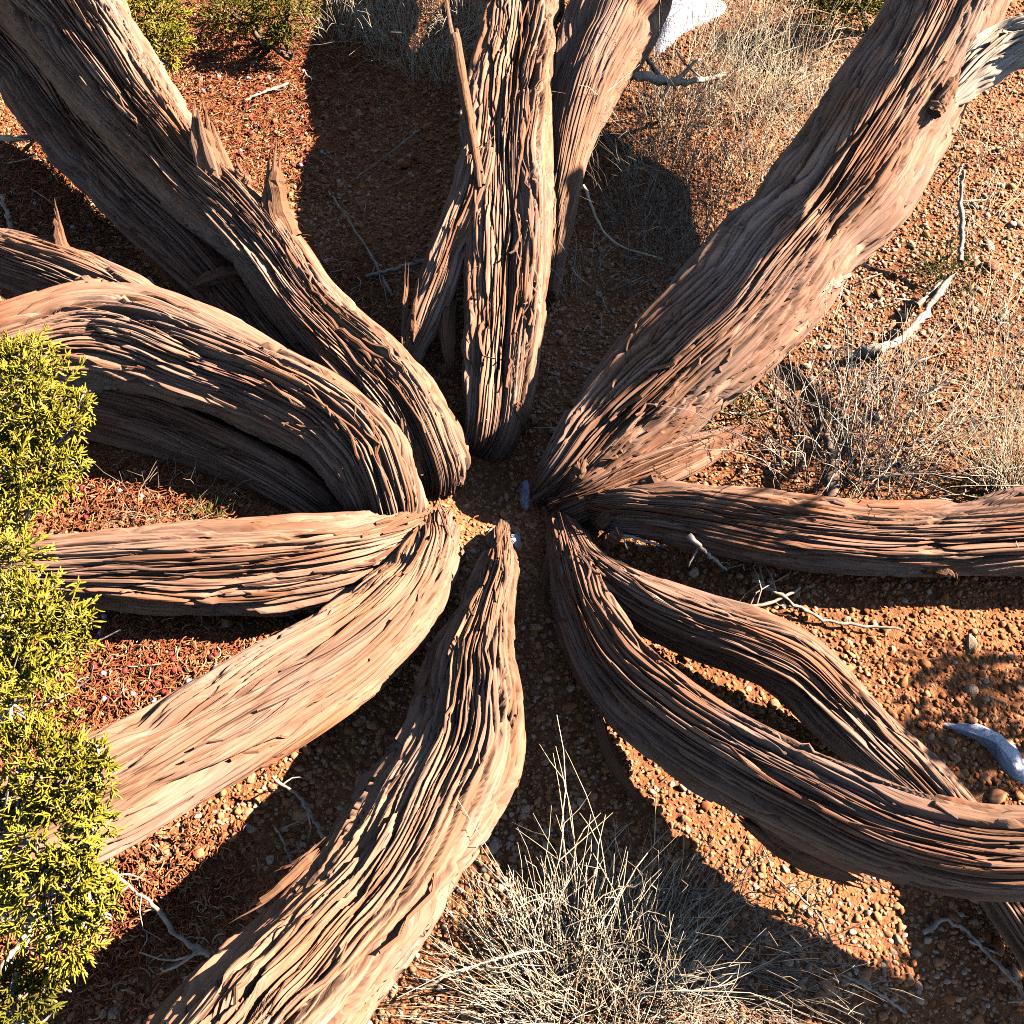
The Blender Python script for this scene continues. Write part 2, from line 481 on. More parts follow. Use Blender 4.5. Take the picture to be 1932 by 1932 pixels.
trunk('L2b', [(380, 640, 36, 0.12), (300, 595, 44, 0.14), (220, 560, 50, 0.15), (120, 522, 52, 0.15), (10, 488, 48, 0.14), (-110, 455, 45, 0.13)],
      label='limb with a knot forking off the thick humped trunk', seed=37, lobes=.12, ext=.5, depth_k=.9)
trunk('L2c', [(640, 985, 28, -0.03), (560, 925, 44, 0.02), (450, 865, 52, 0.04), (330, 812, 56, 0.05), (210, 775, 58, 0.06), (90, 750, 55, 0.065), (-50, 735, 50, 0.07)],
      mat=BARK_RED, label='low stringy red-brown trunk half hidden below the thick humped one', seed=41, lobes=.14, ext=.5)
trunk('L3', [(800, 1010, 40, -.03), (745, 1022, 56, .05), (660, 1045, 72, .07), (560, 1062, 80, .075), (430, 1072, 82, .08), (300, 1075, 76, .08), (180, 1076, 68, .08), (60, 1082, 62, .08), (-80, 1092, 56, .08)],
      label='low trunk lying almost level on the litter', seed=47, lobes=.09, ext=.5, rise=0.0, depth_k=.9)
trunk('BL', [(822, 1010, 55, -0.04), (805, 1065, 62, 0.05), (755, 1140, 84, 0.08), (670, 1215, 96, 0.1), (560, 1285, 102, 0.12), (440, 1355, 106, 0.135), (320, 1425, 108, 0.15), (200, 1495, 108, 0.165), (80, 1560, 104, 0.18), (-60, 1635, 100, 0.2)],
      mat=BARK_PALE, label='pale sunlit trunk with fine straight grain', seed=53, lobes=.08, ext=.5, depth_k=.75)
trunk('B5', [(945, 1010, 22, -0.03), (938, 1070, 38, 0.04), (915, 1160, 52, 0.07), (895, 1250, 76, 0.09), (885, 1340, 98, 0.11), (860, 1440, 116, 0.13), (800, 1550, 124, 0.16), (715, 1680, 130, 0.2), (620, 1800, 138, 0.24), (515, 1925, 150, 0.29), (400, 2060, 165, 0.35)],
      mat=BARK_PALE, label='wide pale trunk between black shade and dry grass', seed=61, lobes=.11, ext=.4, depth_k=1.25)
trunk('BR6', [(1050, 975, 20, -0.03), (1072, 1060, 36, 0.045), (1105, 1160, 56, 0.085), (1165, 1260, 74, 0.12), (1270, 1350, 86, 0.15), (1400, 1430, 90, 0.175), (1530, 1500, 90, 0.195), (1660, 1560, 90, 0.215), (1800, 1600, 86, 0.235), (1932, 1610, 82, 0.255), (2080, 1600, 78, 0.28)],
      mat=BARK_RED, label='large trunk of dark wavy bark crossing over a thinner one', seed=67, lobes=.13, ext=.5, rise=0.1, depth_k=1.1)
trunk('BR7', [(1065, 985, 20, -.02), (1115, 1065, 38, .04), (1205, 1130, 50, .08), (1310, 1178, 56, .10), (1410, 1212, 60, .12), (1500, 1255, 62, .12), (1575, 1325, 62, .10), (1655, 1405, 58, .08), (1735, 1480, 54, .06), (1805, 1560, 50, .045), (1880, 1660, 50, .045), (1960, 1770, 54, .06), (2060, 1900, 58, .08)],
      label='kinked trunk with a bright sunlit crest', seed=71, lobes=.14, ext=.5, depth_k=1.1)
trunk('R8', [(1110, 965, 30, -0.02), (1170, 965, 46, 0.05), (1255, 968, 58, 0.085), (1370, 985, 66, 0.095), (1500, 1003, 70, 0.092), (1640, 1017, 70, 0.085), (1780, 1018, 72, 0.08), (1932, 1010, 78, 0.085), (2080, 1000, 80, 0.09)],
      mat=BARK_RED, label='level trunk with dark smooth-worn bark and knot scars', seed=79, lobes=.08, ext=.6, rise=.1, depth_k=.85)
trunk('UR9', [(1040, 945, 40, -0.06), (1075, 895, 62, 0.012), (1135, 825, 86, 0.045), (1225, 745, 102, 0.085), (1335, 640, 108, 0.14), (1450, 520, 112, 0.195), (1560, 390, 112, 0.255), (1650, 255, 108, 0.315), (1725, 120, 104, 0.375), (1785, -10, 104, 0.44), (1845, -150, 100, 0.51)],
      label='long straight trunk striped with sun along its edge', seed=83, lobes=.10, ext=.7, depth_k=1.1)
trunk('UR9c', [(1050, 965, 30, -.03), (1120, 930, 42, .03), (1210, 890, 44, .04), (1300, 855, 36, .035), (1400, 815, 16, .0)],
      mat=BARK_RED, label='shaggy root flare beneath the long striped trunk', seed=89, lobes=.16, name='root_flare')
trunk('UR9b', [(1775, 190, 34, 0.36), (1830, 130, 48, 0.39), (1885, 90, 50, 0.41), (1960, 75, 46, 0.43), (2080, 80, 40, 0.45)],
      mat=BARK_BLEACH, label='bleached curling limb on the long striped trunk', seed=97, lobes=.16, ext=.3, name='limb')
trunk('TC10', [(925, 850, 40, -0.1), (935, 790, 58, 0.01), (942, 700, 70, 0.05), (953, 580, 77, 0.09), (957, 450, 80, 0.135), (954, 330, 84, 0.175), (963, 210, 77, 0.215), (980, 90, 67, 0.25), (998, -40, 60, 0.285), (1018, -180, 58, 0.32)],
      label='upright trunk with fluted bark, half in shade', seed=101, lobes=.13, ext=.5, rise=0.0, depth_k=1.1)
trunk('TC10b', [(1025, 560, 30, 0.03), (1042, 430, 44, 0.08), (1060, 310, 54, 0.13), (1088, 200, 68, 0.185), (1130, 95, 82, 0.23), (1185, -10, 90, 0.27), (1245, -130, 90, 0.31)],
      mat=BARK_PALE, label='smooth pale trunk leaning away from the upright fluted one', seed=107, lobes=.08, ext=.5, rise=0.0, depth_k=.55)
trunk('TC10c', [(770, 680, 22, 0.03), (790, 630, 30, 0.06), (815, 560, 36, 0.1), (848, 470, 38, 0.145), (880, 380, 36, 0.19), (905, 290, 30, 0.23)],
      label='sunlit slab of grooved wood against the upright fluted trunk', seed=109, lobes=.12, name='buttress')

for i_, (k_, n_) in enumerate([('TLa', 40), ('TLb', 34), ('L2', 34), ('L2b', 14), ('L2c', 36), ('L3', 28), ('BL', 26), ('B5', 42), ('BR6', 40), ('BR7', 30),
                               ('R8', 26), ('UR9', 40), ('UR9c', 34), ('UR9b', 24), ('TC10', 34), ('TC10b', 10), ('TC10c', 10)]):
    bark_strips(k_, n_, 300 + i_, **({'arc': 2.2, 'lift': .03, 'len_rng': (.06, .3)} if k_ in ('L2c', 'TLb', 'UR9c', 'BR6', 'UR9b') else {}))
# torn slivers flaring away from the trunks where they enter the ground
for i_, (k_, n_, f_) in enumerate([('TLa', 20, .22), ('L2', 18, .22), ('L3', 16, .2), ('BL', 16, .2), ('B5', 18, .2), ('BR6', 18, .2), ('BR7', 16, .2), ('R8', 14, .2), ('UR9', 26, .2), ('TC10', 24, .25)]):
    bark_strips(k_, n_, 360 + i_, len_rng=(.05, .15), w_rng=(.003, .009), arc=2.3, lift=.028, srange=(.015, f_), name='root_sliver', curl=.35, base=True)

# unseen crown, added to block skylight and cast shade: limbs carry on from the trunk ends and hold foliage around the clearing
def crown():
    r = np.random.default_rng(77); bag = Bag(); limbs = Bag()
    blobs = []
    for k, n_ in (('TLa', 5), ('TLb', 4), ('L2', 5), ('L2b', 4), ('L3', 4), ('BL', 5), ('B5', 5), ('TC10', 4)):
        t_ = TRUNKS[k]; end = t_['V'][-1].mean(0)
        for _ in range(n_):
            out = norm(np.array([end[0], end[1] - 1.0, 0]))
            q = end + out * r.uniform(.2, 1.2) + np.array([r.normal(0, .35), r.normal(0, .35), 0]); q[2] = r.uniform(1.5, 2.9)
            if q[0] > -.6 and q[1] < 3.2: q[0] = -r.uniform(.9, 2.2)
            a = np.linspace(0, 1, 9)[:, None]
            P = end * (1 - a) + q * a; P[:, 2] += .25 * np.sin(a[:, 0] * math.pi)
            limbs.add(*tube_mesh(P, np.linspace(.03, .008, 9), 7)); blobs.append(q)
    sdv = np.array(sun_dir)
    # sprays on the right-hand limbs, outside the picture, that dapple the trunks and gravel: (px, py, height, distance towards the sun, radius)
    SPRAYS = [(1700, 1440, 0, 1.1, .085), (1800, 1450, 0, 1.1, .07), (1780, 1265, 0, 1.3, .04), (1855, 1300, 0, 1.3, .045), (1910, 1890, 0, 1.0, .11),
              (1300, 985, .14, 1.3, .03), (1420, 1000, .14, 1.3, .03)]
    P = np.array([at(px, py, h) + sdv * 1.0 for px, py, h in [(1190, 700, .17), (1290, 590, .225), (1390, 470, .28), (1480, 350, .33), (1570, 220, .39), (1650, 70, .46), (1720, -90, .54)]])  # unseen limb added to cast a stripe of shade along the long trunk
    C, _ = catmull(np.column_stack([P, np.linspace(.030, .046, 7)]), 40)
    limbs.add(*tube_mesh(C[:, :3] + r.normal(0, .004, (40, 3)), C[:, 3] * (1 + .12 * r.normal(0, 1, 40)), 12))
    ends = [TRUNKS['UR9']['V'][-1].mean(0), TRUNKS['R8']['V'][-1].mean(0), TRUNKS['UR9b']['V'][-1].mean(0)]
    sprays = []
    for px, py, h, dist, rad in SPRAYS:
        c = at(px, py, h) + sdv * dist
        e = min(ends, key=lambda v: np.linalg.norm(v - c))
        a = np.linspace(0, 1, 9)[:, None]; P = e * (1 - a) + c * a; P[:, 0] += .25 * np.sin(a[:, 0] * math.pi)
        limbs.add(*tube_mesh(P, np.linspace(.012, .004, 9), 6)); sprays.append((c, rad))
    for c0, rad in sprays:
        m = int(150 * (rad / .05) ** 2)
        u = norm(r.normal(0, 1, (m, 3))) * r.uniform(.1, 1, (m, 1)) ** .6 * r.uniform(.8, 1.2, (m, 1))
        c = c0 + u * rad; d = norm(u + r.normal(0, .7, (m, 3))); w = norm(np.cross(d, r.normal(0, 1, (m, 3)))) * .006
        l = r.uniform(.02, .04, (m, 1)) * d
        V = np.stack([c, c + l * .5 + w, c + l, c + l * .5 - w], 1).reshape(-1, 3)
        bag.add(V, np.arange(m * 4).reshape(-1, 4))
    for q in blobs:
        rad = r.uniform(.35, .6, 3) * [1, 1, .6]
        m = 800
        u = norm(r.normal(0, 1, (m, 3))) * r.uniform(.2, 1, (m, 1)) ** .5
        c = q + u * rad; d = norm(u + r.normal(0, .6, (m, 3))); w = norm(np.cross(d, r.normal(0, 1, (m, 3)))) * .012
        l = r.uniform(.05, .09, (m, 1)) * d
        V = np.stack([c, c + l * .5 + w, c + l, c + l * .5 - w], 1).reshape(-1, 3)
        bag.add(V, np.arange(m * 4).reshape(-1, 4))
    V, Q = limbs.get(); o = link('unseen_crown_limbs', mesh_np('unseen_crown_limbs', V - ROOT, Q, TWIG, True), (0, 0, 0), juniper); o['kind'] = 'stuff'
    V, Q = bag.get(); o = link('crown', mesh_np('crown', V - ROOT, Q, LEAF_DARK, False), (0, 0, 0), juniper); o['kind'] = 'stuff'  # foliage out of view, added to dim the sky and dapple the sun


crown()

# ------------------------------------------------------------------ scattered stuff
def scatter(name, pts, rot, scl, tone, mat, kind='pebble', variants=3):
    me = bpy.data.meshes.new(name)
    me.vertices.add(len(pts)); me.vertices.foreach_set('co', np.ascontiguousarray(pts, np.float32).ravel())
    a = me.attributes.new('rot', 'FLOAT_VECTOR', 'POINT'); a.data.foreach_set('vector', np.ascontiguousarray(rot, np.float32).ravel())
    a = me.attributes.new('scl', 'FLOAT_VECTOR', 'POINT'); a.data.foreach_set('vector', np.ascontiguousarray(scl, np.float32).ravel())
    a = me.attributes.new('tone', 'FLOAT', 'POINT'); a.data.foreach_set('value', np.ascontiguousarray(tone, np.float32))
    a = me.attributes.new('pick', 'INT', 'POINT'); a.data.foreach_set('value', np.random.default_rng(3).integers(0, variants, len(pts)).astype(np.int32))
    me.update()
    o = link(name, me)
    ng = bpy.data.node_groups.new(name, 'GeometryNodeTree')
    ng.interface.new_socket('Geometry', in_out='INPUT', socket_type='NodeSocketGeometry')
    ng.interface.new_socket('Geometry', in_out='OUTPUT', socket_type='NodeSocketGeometry')
    nd = ng.nodes; L_ = ng.links.new
    gi = nd.new('NodeGroupInput'); go = nd.new('NodeGroupOutput')
    join = nd.new('GeometryNodeJoinGeometry')
    for v in range(variants):
        if kind == 'pebble':
            src = nd.new('GeometryNodeMeshIcoSphere'); src.inputs['Radius'].default_value = 1.0; src.inputs['Subdivisions'].default_value = 2
            geo = src.outputs[0]
            nz = nd.new('ShaderNodeTexNoise'); nz.noise_dimensions = '4D'; nz.inputs['W'].default_value = 3.7 * v + 1; nz.inputs['Scale'].default_value = 0.9
            pos = nd.new('GeometryNodeInputPosition')
            L_(pos.outputs[0], nz.inputs['Vector'])
            sub = nd.new('ShaderNodeVectorMath'); sub.operation = 'SUBTRACT'; L_(nz.outputs['Color'], sub.inputs[0]); sub.inputs[1].default_value = (.5, .5, .5)
            sc = nd.new('ShaderNodeVectorMath'); sc.operation = 'SCALE'; sc.inputs['Scale'].default_value = 1.7; L_(sub.outputs[0], sc.inputs[0])
            sp = nd.new('GeometryNodeSetPosition'); L_(geo, sp.inputs['Geometry']); L_(sc.outputs[0], sp.inputs['Offset']); geo = sp.outputs[0]
        else:                                              # a short bent needle
            arc = nd.new('GeometryNodeCurveQuadraticBezier'); arc.inputs['Resolution'].default_value = 4
            arc.inputs['Start'].default_value = (-1, 0, 0); arc.inputs['Middle'].default_value = (0.1 * v, 0.25 + 0.45 * v, 0.15); arc.inputs['End'].default_value = (1, 0, 0.1 * v)
            cc = nd.new('GeometryNodeCurvePrimitiveCircle'); cc.inputs['Resolution'].default_value = 4; cc.inputs['Radius'].default_value = 0.11
            cm = nd.new('GeometryNodeCurveToMesh'); cm.inputs['Fill Caps'].default_value = True
            L_(arc.outputs[0], cm.inputs['Curve']); L_(cc.outputs[0], cm.inputs['Profile Curve']); geo = cm.outputs[0]
        ss = nd.new('GeometryNodeSetShadeSmooth'); L_(geo, ss.inputs[0])
        sm = nd.new('GeometryNodeSetMaterial'); sm.inputs['Material'].default_value = mat; L_(ss.outputs[0], sm.inputs[0])
        g2 = nd.new('GeometryNodeGeometryToInstance'); L_(sm.outputs[0], g2.inputs[0]); L_(g2.outputs[0], join.inputs[0])

    def attr(nm, tp):
        a_ = nd.new('GeometryNodeInputNamedAttribute'); a_.data_type = tp; a_.inputs['Name'].default_value = nm; return a_.outputs['Attribute']
    iop = nd.new('GeometryNodeInstanceOnPoints')
    L_(gi.outputs[0], iop.inputs['Points']); L_(join.outputs[0], iop.inputs['Instance'])
    iop.inputs['Pick Instance'].default_value = True
    L_(attr('pick', 'INT'), iop.inputs['Instance Index'])
    L_(attr('rot', 'FLOAT_VECTOR'), iop.inputs['Rotation']); L_(attr('scl', 'FLOAT_VECTOR'), iop.inputs['Scale'])
    L_(iop.outputs[0], go.inputs[0])
    md = o.modifiers.new('scatter', 'NODES'); md.node_group = ng
    me.materials.append(mat)
    return o


# litter patches (px, py, rx, ry) lying on the ground
LITTER = [(150, 330, 260, 120), (480, 220, 190, 130), (60, 420, 160, 90), (250, 930, 260, 70), (260, 1230, 240, 120), (130, 1330, 190, 130), (150, 1780, 250, 130),
          (330, 1680, 200, 100), (230, 60, 300, 80), (640, 560, 80, 90), (560, 90, 160, 70), (60, 1500, 150, 200), (740, 640, 60, 50), (1000, 1010, 1, 1)]


def litter_w(pts):
    """how much litter lies at ground points"""
    d = pts - CP
    z = d @ FWD
    px = HALF + F * (d @ RGT) / z; py = HALF - F * (d @ UPV) / z
    w = np.zeros(len(pts))
    for cx, cy, rx, ry in LITTER_W:
        w = np.maximum(w, np.exp(-(((pts[:, 0] - cx) / rx) ** 2 + ((pts[:, 1] - cy) / ry) ** 2) * 1.2))
    return w


LITTER_W = []
for cx, cy, rx, ry in LITTER:
    c = gat(cx, cy); e = gat(cx + rx, cy); f_ = gat(cx, cy - ry)
    LITTER_W.append((c[0], c[1], abs(e[0] - c[0]), abs(f_[1] - c[1])))

n = 400000
gx = rng.uniform(-2.1, 2.1, n); gy = rng.uniform(0.05, 3.6, n)
keep = (np.abs(gx) < 0.95 + 0.36 * gy)
gx, gy = gx[keep], gy[keep]
pts = np.stack([gx, gy, np.zeros_like(gx)], 1)
lw = litter_w(pts)
keep = rng.random(len(gx)) > lw * 0.55
pts = pts[keep]; n = len(pts)
big = np.exp(rng.normal(0, 0.42, n))
size = 0.0024 * big
pts[:, 2] = ground_z(pts[:, 0], pts[:, 1]) + size * rng.uniform(-0.2, 0.5, n)
scl = size[:, None] * np.stack([rng.uniform(.8, 1.35, n), rng.uniform(.8, 1.1, n), rng.uniform(.55, .85, n)], 1)
rot = np.stack([rng.uniform(-.5, .5, n), rng.uniform(-.5, .5, n), rng.uniform(0, 6.28, n)], 1)
patchy = 0.12 * np.sin(3.1 * pts[:, 0] + 2 * np.sin(2.2 * pts[:, 1])) + 0.1 * np.sin(4.3 * pts[:, 1] + 1)
tone = np.clip(rng.normal(0.58, 0.23, n) + patchy, 0, 1)
g = scatter('gravel', pts, rot, scl, tone, GRAVEL, 'pebble', 4)
tag(g, 'loose orange and tan granite gravel covering the ground', 'gravel', kind='stuff')

lp = []
for cx, cy, rx, ry in LITTER_W:
    m_ = int(min(4500, 30000 * rx * ry * 3.14)) + 1
    a = rng.normal(0, 0.62, (m_, 2)) * [rx, ry] + [cx, cy]
    lp.append(a)
spread = np.stack([rng.uniform(-1.6, 1.8, 2600), rng.uniform(.2, 3.2, 2600)], 1)
lp = np.vstack(lp + [spread]); n = len(lp)
lz = ground_z(lp[:, 0], lp[:, 1]) + rng.uniform(0.002, 0.010, n)
ln = rng.uniform(0.004, 0.011, n)
needles = scatter('needle_litter', np.column_stack([lp, lz]), np.stack([rng.normal(0, .5, n), rng.normal(0, .25, n), rng.uniform(0, 6.28, n)], 1),
                  np.stack([ln, ln, np.maximum(ln, 0.006)], 1), np.clip(rng.normal(.55, .25, n), 0, 1), NEEDLE, 'needle', 3)
tag(needles, 'rust red fallen juniper needles littering the soil under the broad and humped trunks', 'needle litter', kind='stuff')

# ------------------------------------------------------------------ juniper foliage
def stem_poly(p0, p1, sag=0.0, wob=0.02, k=7, r=None):
    r = r or np.random.default_rng(1)
    a = np.linspace(0, 1, k)[:, None]
    p = p0 + (p1 - p0) * a
    p += np.sin(a * math.pi) * r.normal(0, wob, 3) + np.sin(a * 2 * math.pi) * r.normal(0, wob * .6, 3)
    p[:, 2] -= sag * (a[:, 0] ** 2)
    return p


def juniper_bush(base, clumps, label, seed, per=200, leafmat=LEAF, twigmat=TWIG_WHITE, sc=1.0, group=None):
    """clumps: list of (centre xyz, radius xyz). stems run from the base to each clump; sprays of scale leaves fill the clumps"""
    r = np.random.default_rng(seed)
    base = np.asarray(base, float)
    root = bpy.data.objects.new('juniper_shrub', None); root.location = base; COL.objects.link(root)
    tag(root, label, 'shrub', group)
    leaf, cones = Bag(), Bag()
    for c, rad in clumps:
        c = np.asarray(c, float); rad = np.asarray(rad, float)
        sb = Bag()
        main = stem_poly(base, c, -0.0, 0.03, 9, r)
        sb.add(*tube_mesh(main, np.linspace(0.008, 0.0035, 9) * sc, 6))
        for _ in range(9):
            q = c + r.normal(0, .5, 3) * rad
            b_ = main[r.integers(5, 9)]
            sb.add(*tube_mesh(stem_poly(b_, q, 0, .012, 6, r), np.linspace(.0026, .0011, 6) * sc, 4))
        V, Q = sb.get()
        link('twig', mesh_np('twig', V - base, Q, twigmat), (0, 0, 0), root)
        m = int(per * (rad[0] * rad[1] / 0.0036) ** 0.7)
        for _ in range(m):
            u = norm(r.normal(0, 1, 3)) * r.uniform(.25, 1) ** 0.45
            u[2] = abs(u[2]) * 0.9 - 0.15 if r.random() < .8 else u[2]
            p = c + u * rad * (1 + r.normal(0, .08))
            d = norm(u + r.normal(0, .55, 3) + np.array([0, -0.1, .35]))
            side = norm(np.cross(d, r.normal(0, 1, 3)))
            ln = r.uniform(.014, .024) * sc; th = 0.0014 * sc
            e1 = p + d * ln
            mid = p + d * ln * .5 + side * ln * .1
            V, Q = tube_mesh(np.array([p, mid, e1]), np.array([th * .8, th, th * .45]), 3); leaf.add(V, Q)
            for b_ in range(r.integers(3, 6)):
                f_ = r.uniform(.1, .85); s_ = 1 if b_ % 2 else -1
                o_ = p + d * ln * f_
                dd = norm(d * .75 + side * s_ * .75 + r.normal(0, .28, 3))
                l2 = ln * r.uniform(.35, .65)
                V, Q = tube_mesh(np.array([o_, o_ + dd * l2 * .55, o_ + norm(dd + d * .25) * l2]), np.array([th * .7, th, th * .4]), 3); leaf.add(V, Q)
            if r.random() < .10:
                V, Q = tube_mesh(np.array([e1, e1 + d * .0022, e1 + d * .0044]), np.array([.0008, .0016, .0006]), 5); cones.add(V, Q)
    V, Q = leaf.get()
    lo = link('foliage', mesh_np('foliage', V - base, Q, leafmat, True), (0, 0, 0), root); lo['kind'] = 'stuff'
    if cones.n:
        V, Q = cones.get()
        co = link('pollen_cones', mesh_np('pollen_cones', V - base, Q, CONE, True), (0, 0, 0), root); co['kind'] = 'stuff'
        co['label'] = 'tiny pinkish pollen cones at the leaf tips'
    return root


def clump(px, py, h, rpx, rpy, rz=None):
    p = at(px, py, h); k = depth(p) / F
    return (p, (rpx * k, rpy * k, rz if rz else min(rpx, rpy) * k * .8))


juniper_bush(gat(-260, 1150), [clump(20, 760, .36, 120, 120), clump(45, 690, .37, 75, 60), clump(60, 800, .36, 95, 60), clump(140, 775, .35, 32, 34), clump(130, 880, .33, 30, 30), clump(10, 910, .34, 110, 110), clump(70, 900, .33, 75, 60)],
             'yellow-green juniper spray leaning over the thick humped trunk', 501, per=200)
juniper_bush(gat(-260, 1420), [clump(-10, 1080, .32, 90, 90), clump(20, 1190, .34, 130, 120), clump(80, 1220, .33, 75, 90), clump(140, 1180, .33, 30, 45), clump(20, 1330, .35, 110, 110), clump(-40, 1000, .3, 90, 90)],
             'yellow-green juniper spray covering the end of the low level trunk', 502, per=200)
juniper_bush(gat(-260, 1800), [clump(40, 1450, .36, 140, 90), clump(120, 1480, .36, 90, 75), clump(175, 1445, .36, 34, 36), clump(180, 1560, .34, 30, 40), clump(185, 1720, .32, 26, 40), clump(60, 1590, .35, 130, 80), clump(100, 1690, .33, 100, 90), clump(150, 1650, .33, 60, 60), clump(130, 1770, .3, 50, 60)],
             'yellow-green juniper spray hanging over the pale straight-grained trunk', 503, per=200)
juniper_bush(gat(-120, 2020), [clump(20, 1890, .25, 75, 60), clump(60, 1860, .24, 55, 40)], 'small green juniper sprig in the shade below the hanging spray', 504, per=220, leafmat=LEAF_DARK)
juniper_bush(gat(310, 130), [clump(290, 30, .12, 65, 70), clump(310, 85, .10, 45, 45), clump(270, -40, .14, 80, 60)], 'small juniper seedling growing beside the broad splintered trunk', 505, per=260, twigmat=TWIG_DARK)
juniper_bush(gat(500, 90), [clump(440, 30, .10, 70, 45), clump(540, 20, .12, 60, 45), clump(530, 70, .08, 30, 25), clump(480, -40, .12, 110, 60)], 'olive juniper seedling over the red needle litter', 506, per=170, leafmat=LEAF_DARK, twigmat=TWIG_DARK)
juniper_bush(gat(1640, 70), [clump(1600, 10, .12, 90, 60), clump(1690, -30, .12, 90, 60), clump(1530, -10, .12, 60, 40)], 'olive juniper seedling among the dry stems behind the long striped trunk', 507, per=190, leafmat=LEAF_DARK, twigmat=TWIG_DARK)


# ------------------------------------------------------------------ grass tufts
def tuft(px, py, n_, hgt, spread, label, seed, mat=STRAW, lean=(0, 0), thick=.0007, base_r=.03, group=None, name='dry_grass_tuft', cat='grass tuft', branch=0.0):
    r = np.random.default_rng(seed)
    c = gat(px, py); bag = Bag()
    for _ in range(n_):
        a = r.uniform(0, 6.28); rr = base_r * math.sqrt(r.random())
        b_ = np.array([rr * math.cos(a), rr * math.sin(a), 0])
        b_[2] = float(ground_z(c[0] + b_[0], c[1] + b_[1])) - c[2] - .004
        l = hgt * r.uniform(.35, 1.1)
        out = np.array([math.cos(a), math.sin(a), 0]) * r.uniform(.1, 1) * spread + np.array([lean[0], lean[1], 0]) + r.normal(0, .16, 3)
        up = np.array([0, 0, 1.0])
        d0 = norm(up + out * .4); droop = r.uniform(.2, 1.4)
        k = 7; p = [b_]; d = d0
        for s_ in range(k - 1):
            d = norm(d + out * .18 * droop + np.array([0, 0, -.16 * droop]) + r.normal(0, .15, 3)); p.append(p[-1] + d * l / (k - 1))
        p = np.array(p); p[:, 2] = np.maximum(p[:, 2], ground_z(c[0] + p[:, 0], c[1] + p[:, 1]) - c[2] + .003 * (np.arange(k) > 0) - .004 * (np.arange(k) == 0))
        w = thick * r.uniform(.6, 1.5)
        bag.add(*tube_mesh(p, np.linspace(w, w * .35, k), 3))
        if r.random() < branch:
            for _b2 in range(r.integers(1, 4)):
                i = r.integers(2, k - 1); dd = norm(p[i] - p[i - 1] + r.normal(0, .6, 3) * l / k * 1.4)
                q = p[i] + dd * l * r.uniform(.12, .35)
                bag.add(*tube_mesh(np.array([p[i], (p[i] + q) / 2 + r.normal(0, .004, 3), q]), [w * .7, w * .6, w * .3], 3))
    V, Q = bag.get()
    o = link(name, mesh_np(name, V, Q, mat, True), c)
    return tag(o, label, cat, group)


tuft(1110, 1905, 420, .15, 1.5, 'large pale tuft of dry grass beside the wide pale trunk', 601, lean=(-.02, .3), base_r=.12, thick=.0010, branch=.3)
tuft(1020, 1935, 160, .20, 1.0, 'thin dry grass with straggling stalks along the wide pale trunk edge', 602, lean=(-.5, .2), base_r=.06)
tuft(1085, 1800, 40, .30, .4, 'few tall bleached stalks rising above the pale grass', 603, lean=(0, .35), base_r=.05, thick=.0011, branch=.4)
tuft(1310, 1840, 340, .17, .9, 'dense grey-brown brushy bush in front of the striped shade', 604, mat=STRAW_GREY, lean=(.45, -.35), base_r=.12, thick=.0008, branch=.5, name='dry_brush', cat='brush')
tuft(1890, 935, 240, .30, .45, 'golden dry grass tuft behind the dark smooth-worn trunk', 605, lean=(-.1, .3), base_r=.045)
tuft(1560, 890, 90, .30, .8, 'whitish dead stems above the dark smooth-worn trunk', 606, mat=TWIG_WHITE, lean=(.05, .35), base_r=.10, thick=.0012, branch=.6, name='dead_weed_clump', cat='weed clump')
tuft(1660, 930, 50, .26, .7, 'pale brown dead stems leaning beside the dark smooth-worn trunk', 607, mat=STRAW, lean=(.1, .35), base_r=.08, thick=.0014, branch=.3, name='dead_weed_clump', cat='weed clump')
tuft(1820, 940, 40, .10, .8, 'short green grass blades poking up behind the dark smooth-worn trunk', 608, mat=GREEN_GRASS, base_r=.03, name='green_grass_tuft')
tuft(1365, 790, 80, .09, 1.2, 'low green weeds at the foot of the long striped trunk', 609, mat=GREEN_GRASS, base_r=.05, thick=.0012, name='green_grass_tuft')
tuft(1790, 525, 110, .12, .9, 'green and straw grass tuft at the tip of the white stick', 610, mat=GREEN_GRASS, base_r=.05, name='green_grass_tuft')
tuft(395, 985, 70, .04, 1.3, 'tiny green weed above the low level trunk', 611, mat=GREEN_GRASS, base_r=.03, thick=.0012, name='green_grass_tuft')
tuft(330, 960, 60, .12, 1.0, 'dry twiggy stems above the low level trunk', 612, mat=STRAW_GREY, lean=(.2, .3), base_r=.1, branch=.6, name='dead_weed_clump', cat='weed clump')
TUFT_LABELS = ['straw tuft beside the red needle litter and the olive seedling', 'tall straw tuft between the olive seedling and the thin dead branch', 'straw tuft beside the long thin dead branch',
               'straw tuft behind the tall one near the olive seedling', 'straw tuft directly behind the upright fluted trunk', 'sparse straw wisps rising through the olive seedling', 'thick straw tuft far behind the thin dead branch',
               'grey twiggy grass beside the smooth pale leaning trunk', 'dense grey twiggy grass in the shade of the long striped trunk', 'grey twiggy grass touching the shaded edge of the long striped trunk',
               'thin grey grass at the foot of the smooth pale trunk', 'grey twiggy grass around the gnarled grey branch', 'grey twiggy grass in front of the bluish snow patch', 'straw grass below the olive seedling behind the long striped trunk',
               'whitish dead stems on the sunlit gravel between the upright fluted and long striped trunks', 'short grey grass between the golden bent stalk and the long striped trunk', 'sunlit straw tuft beside the long striped trunk edge',
               'dark grey grass beside the olive seedling and snow', 'grey grass stems standing in the bluish snow patch', 'thin grey grass hugging the smooth pale leaning trunk']
k_ = 0
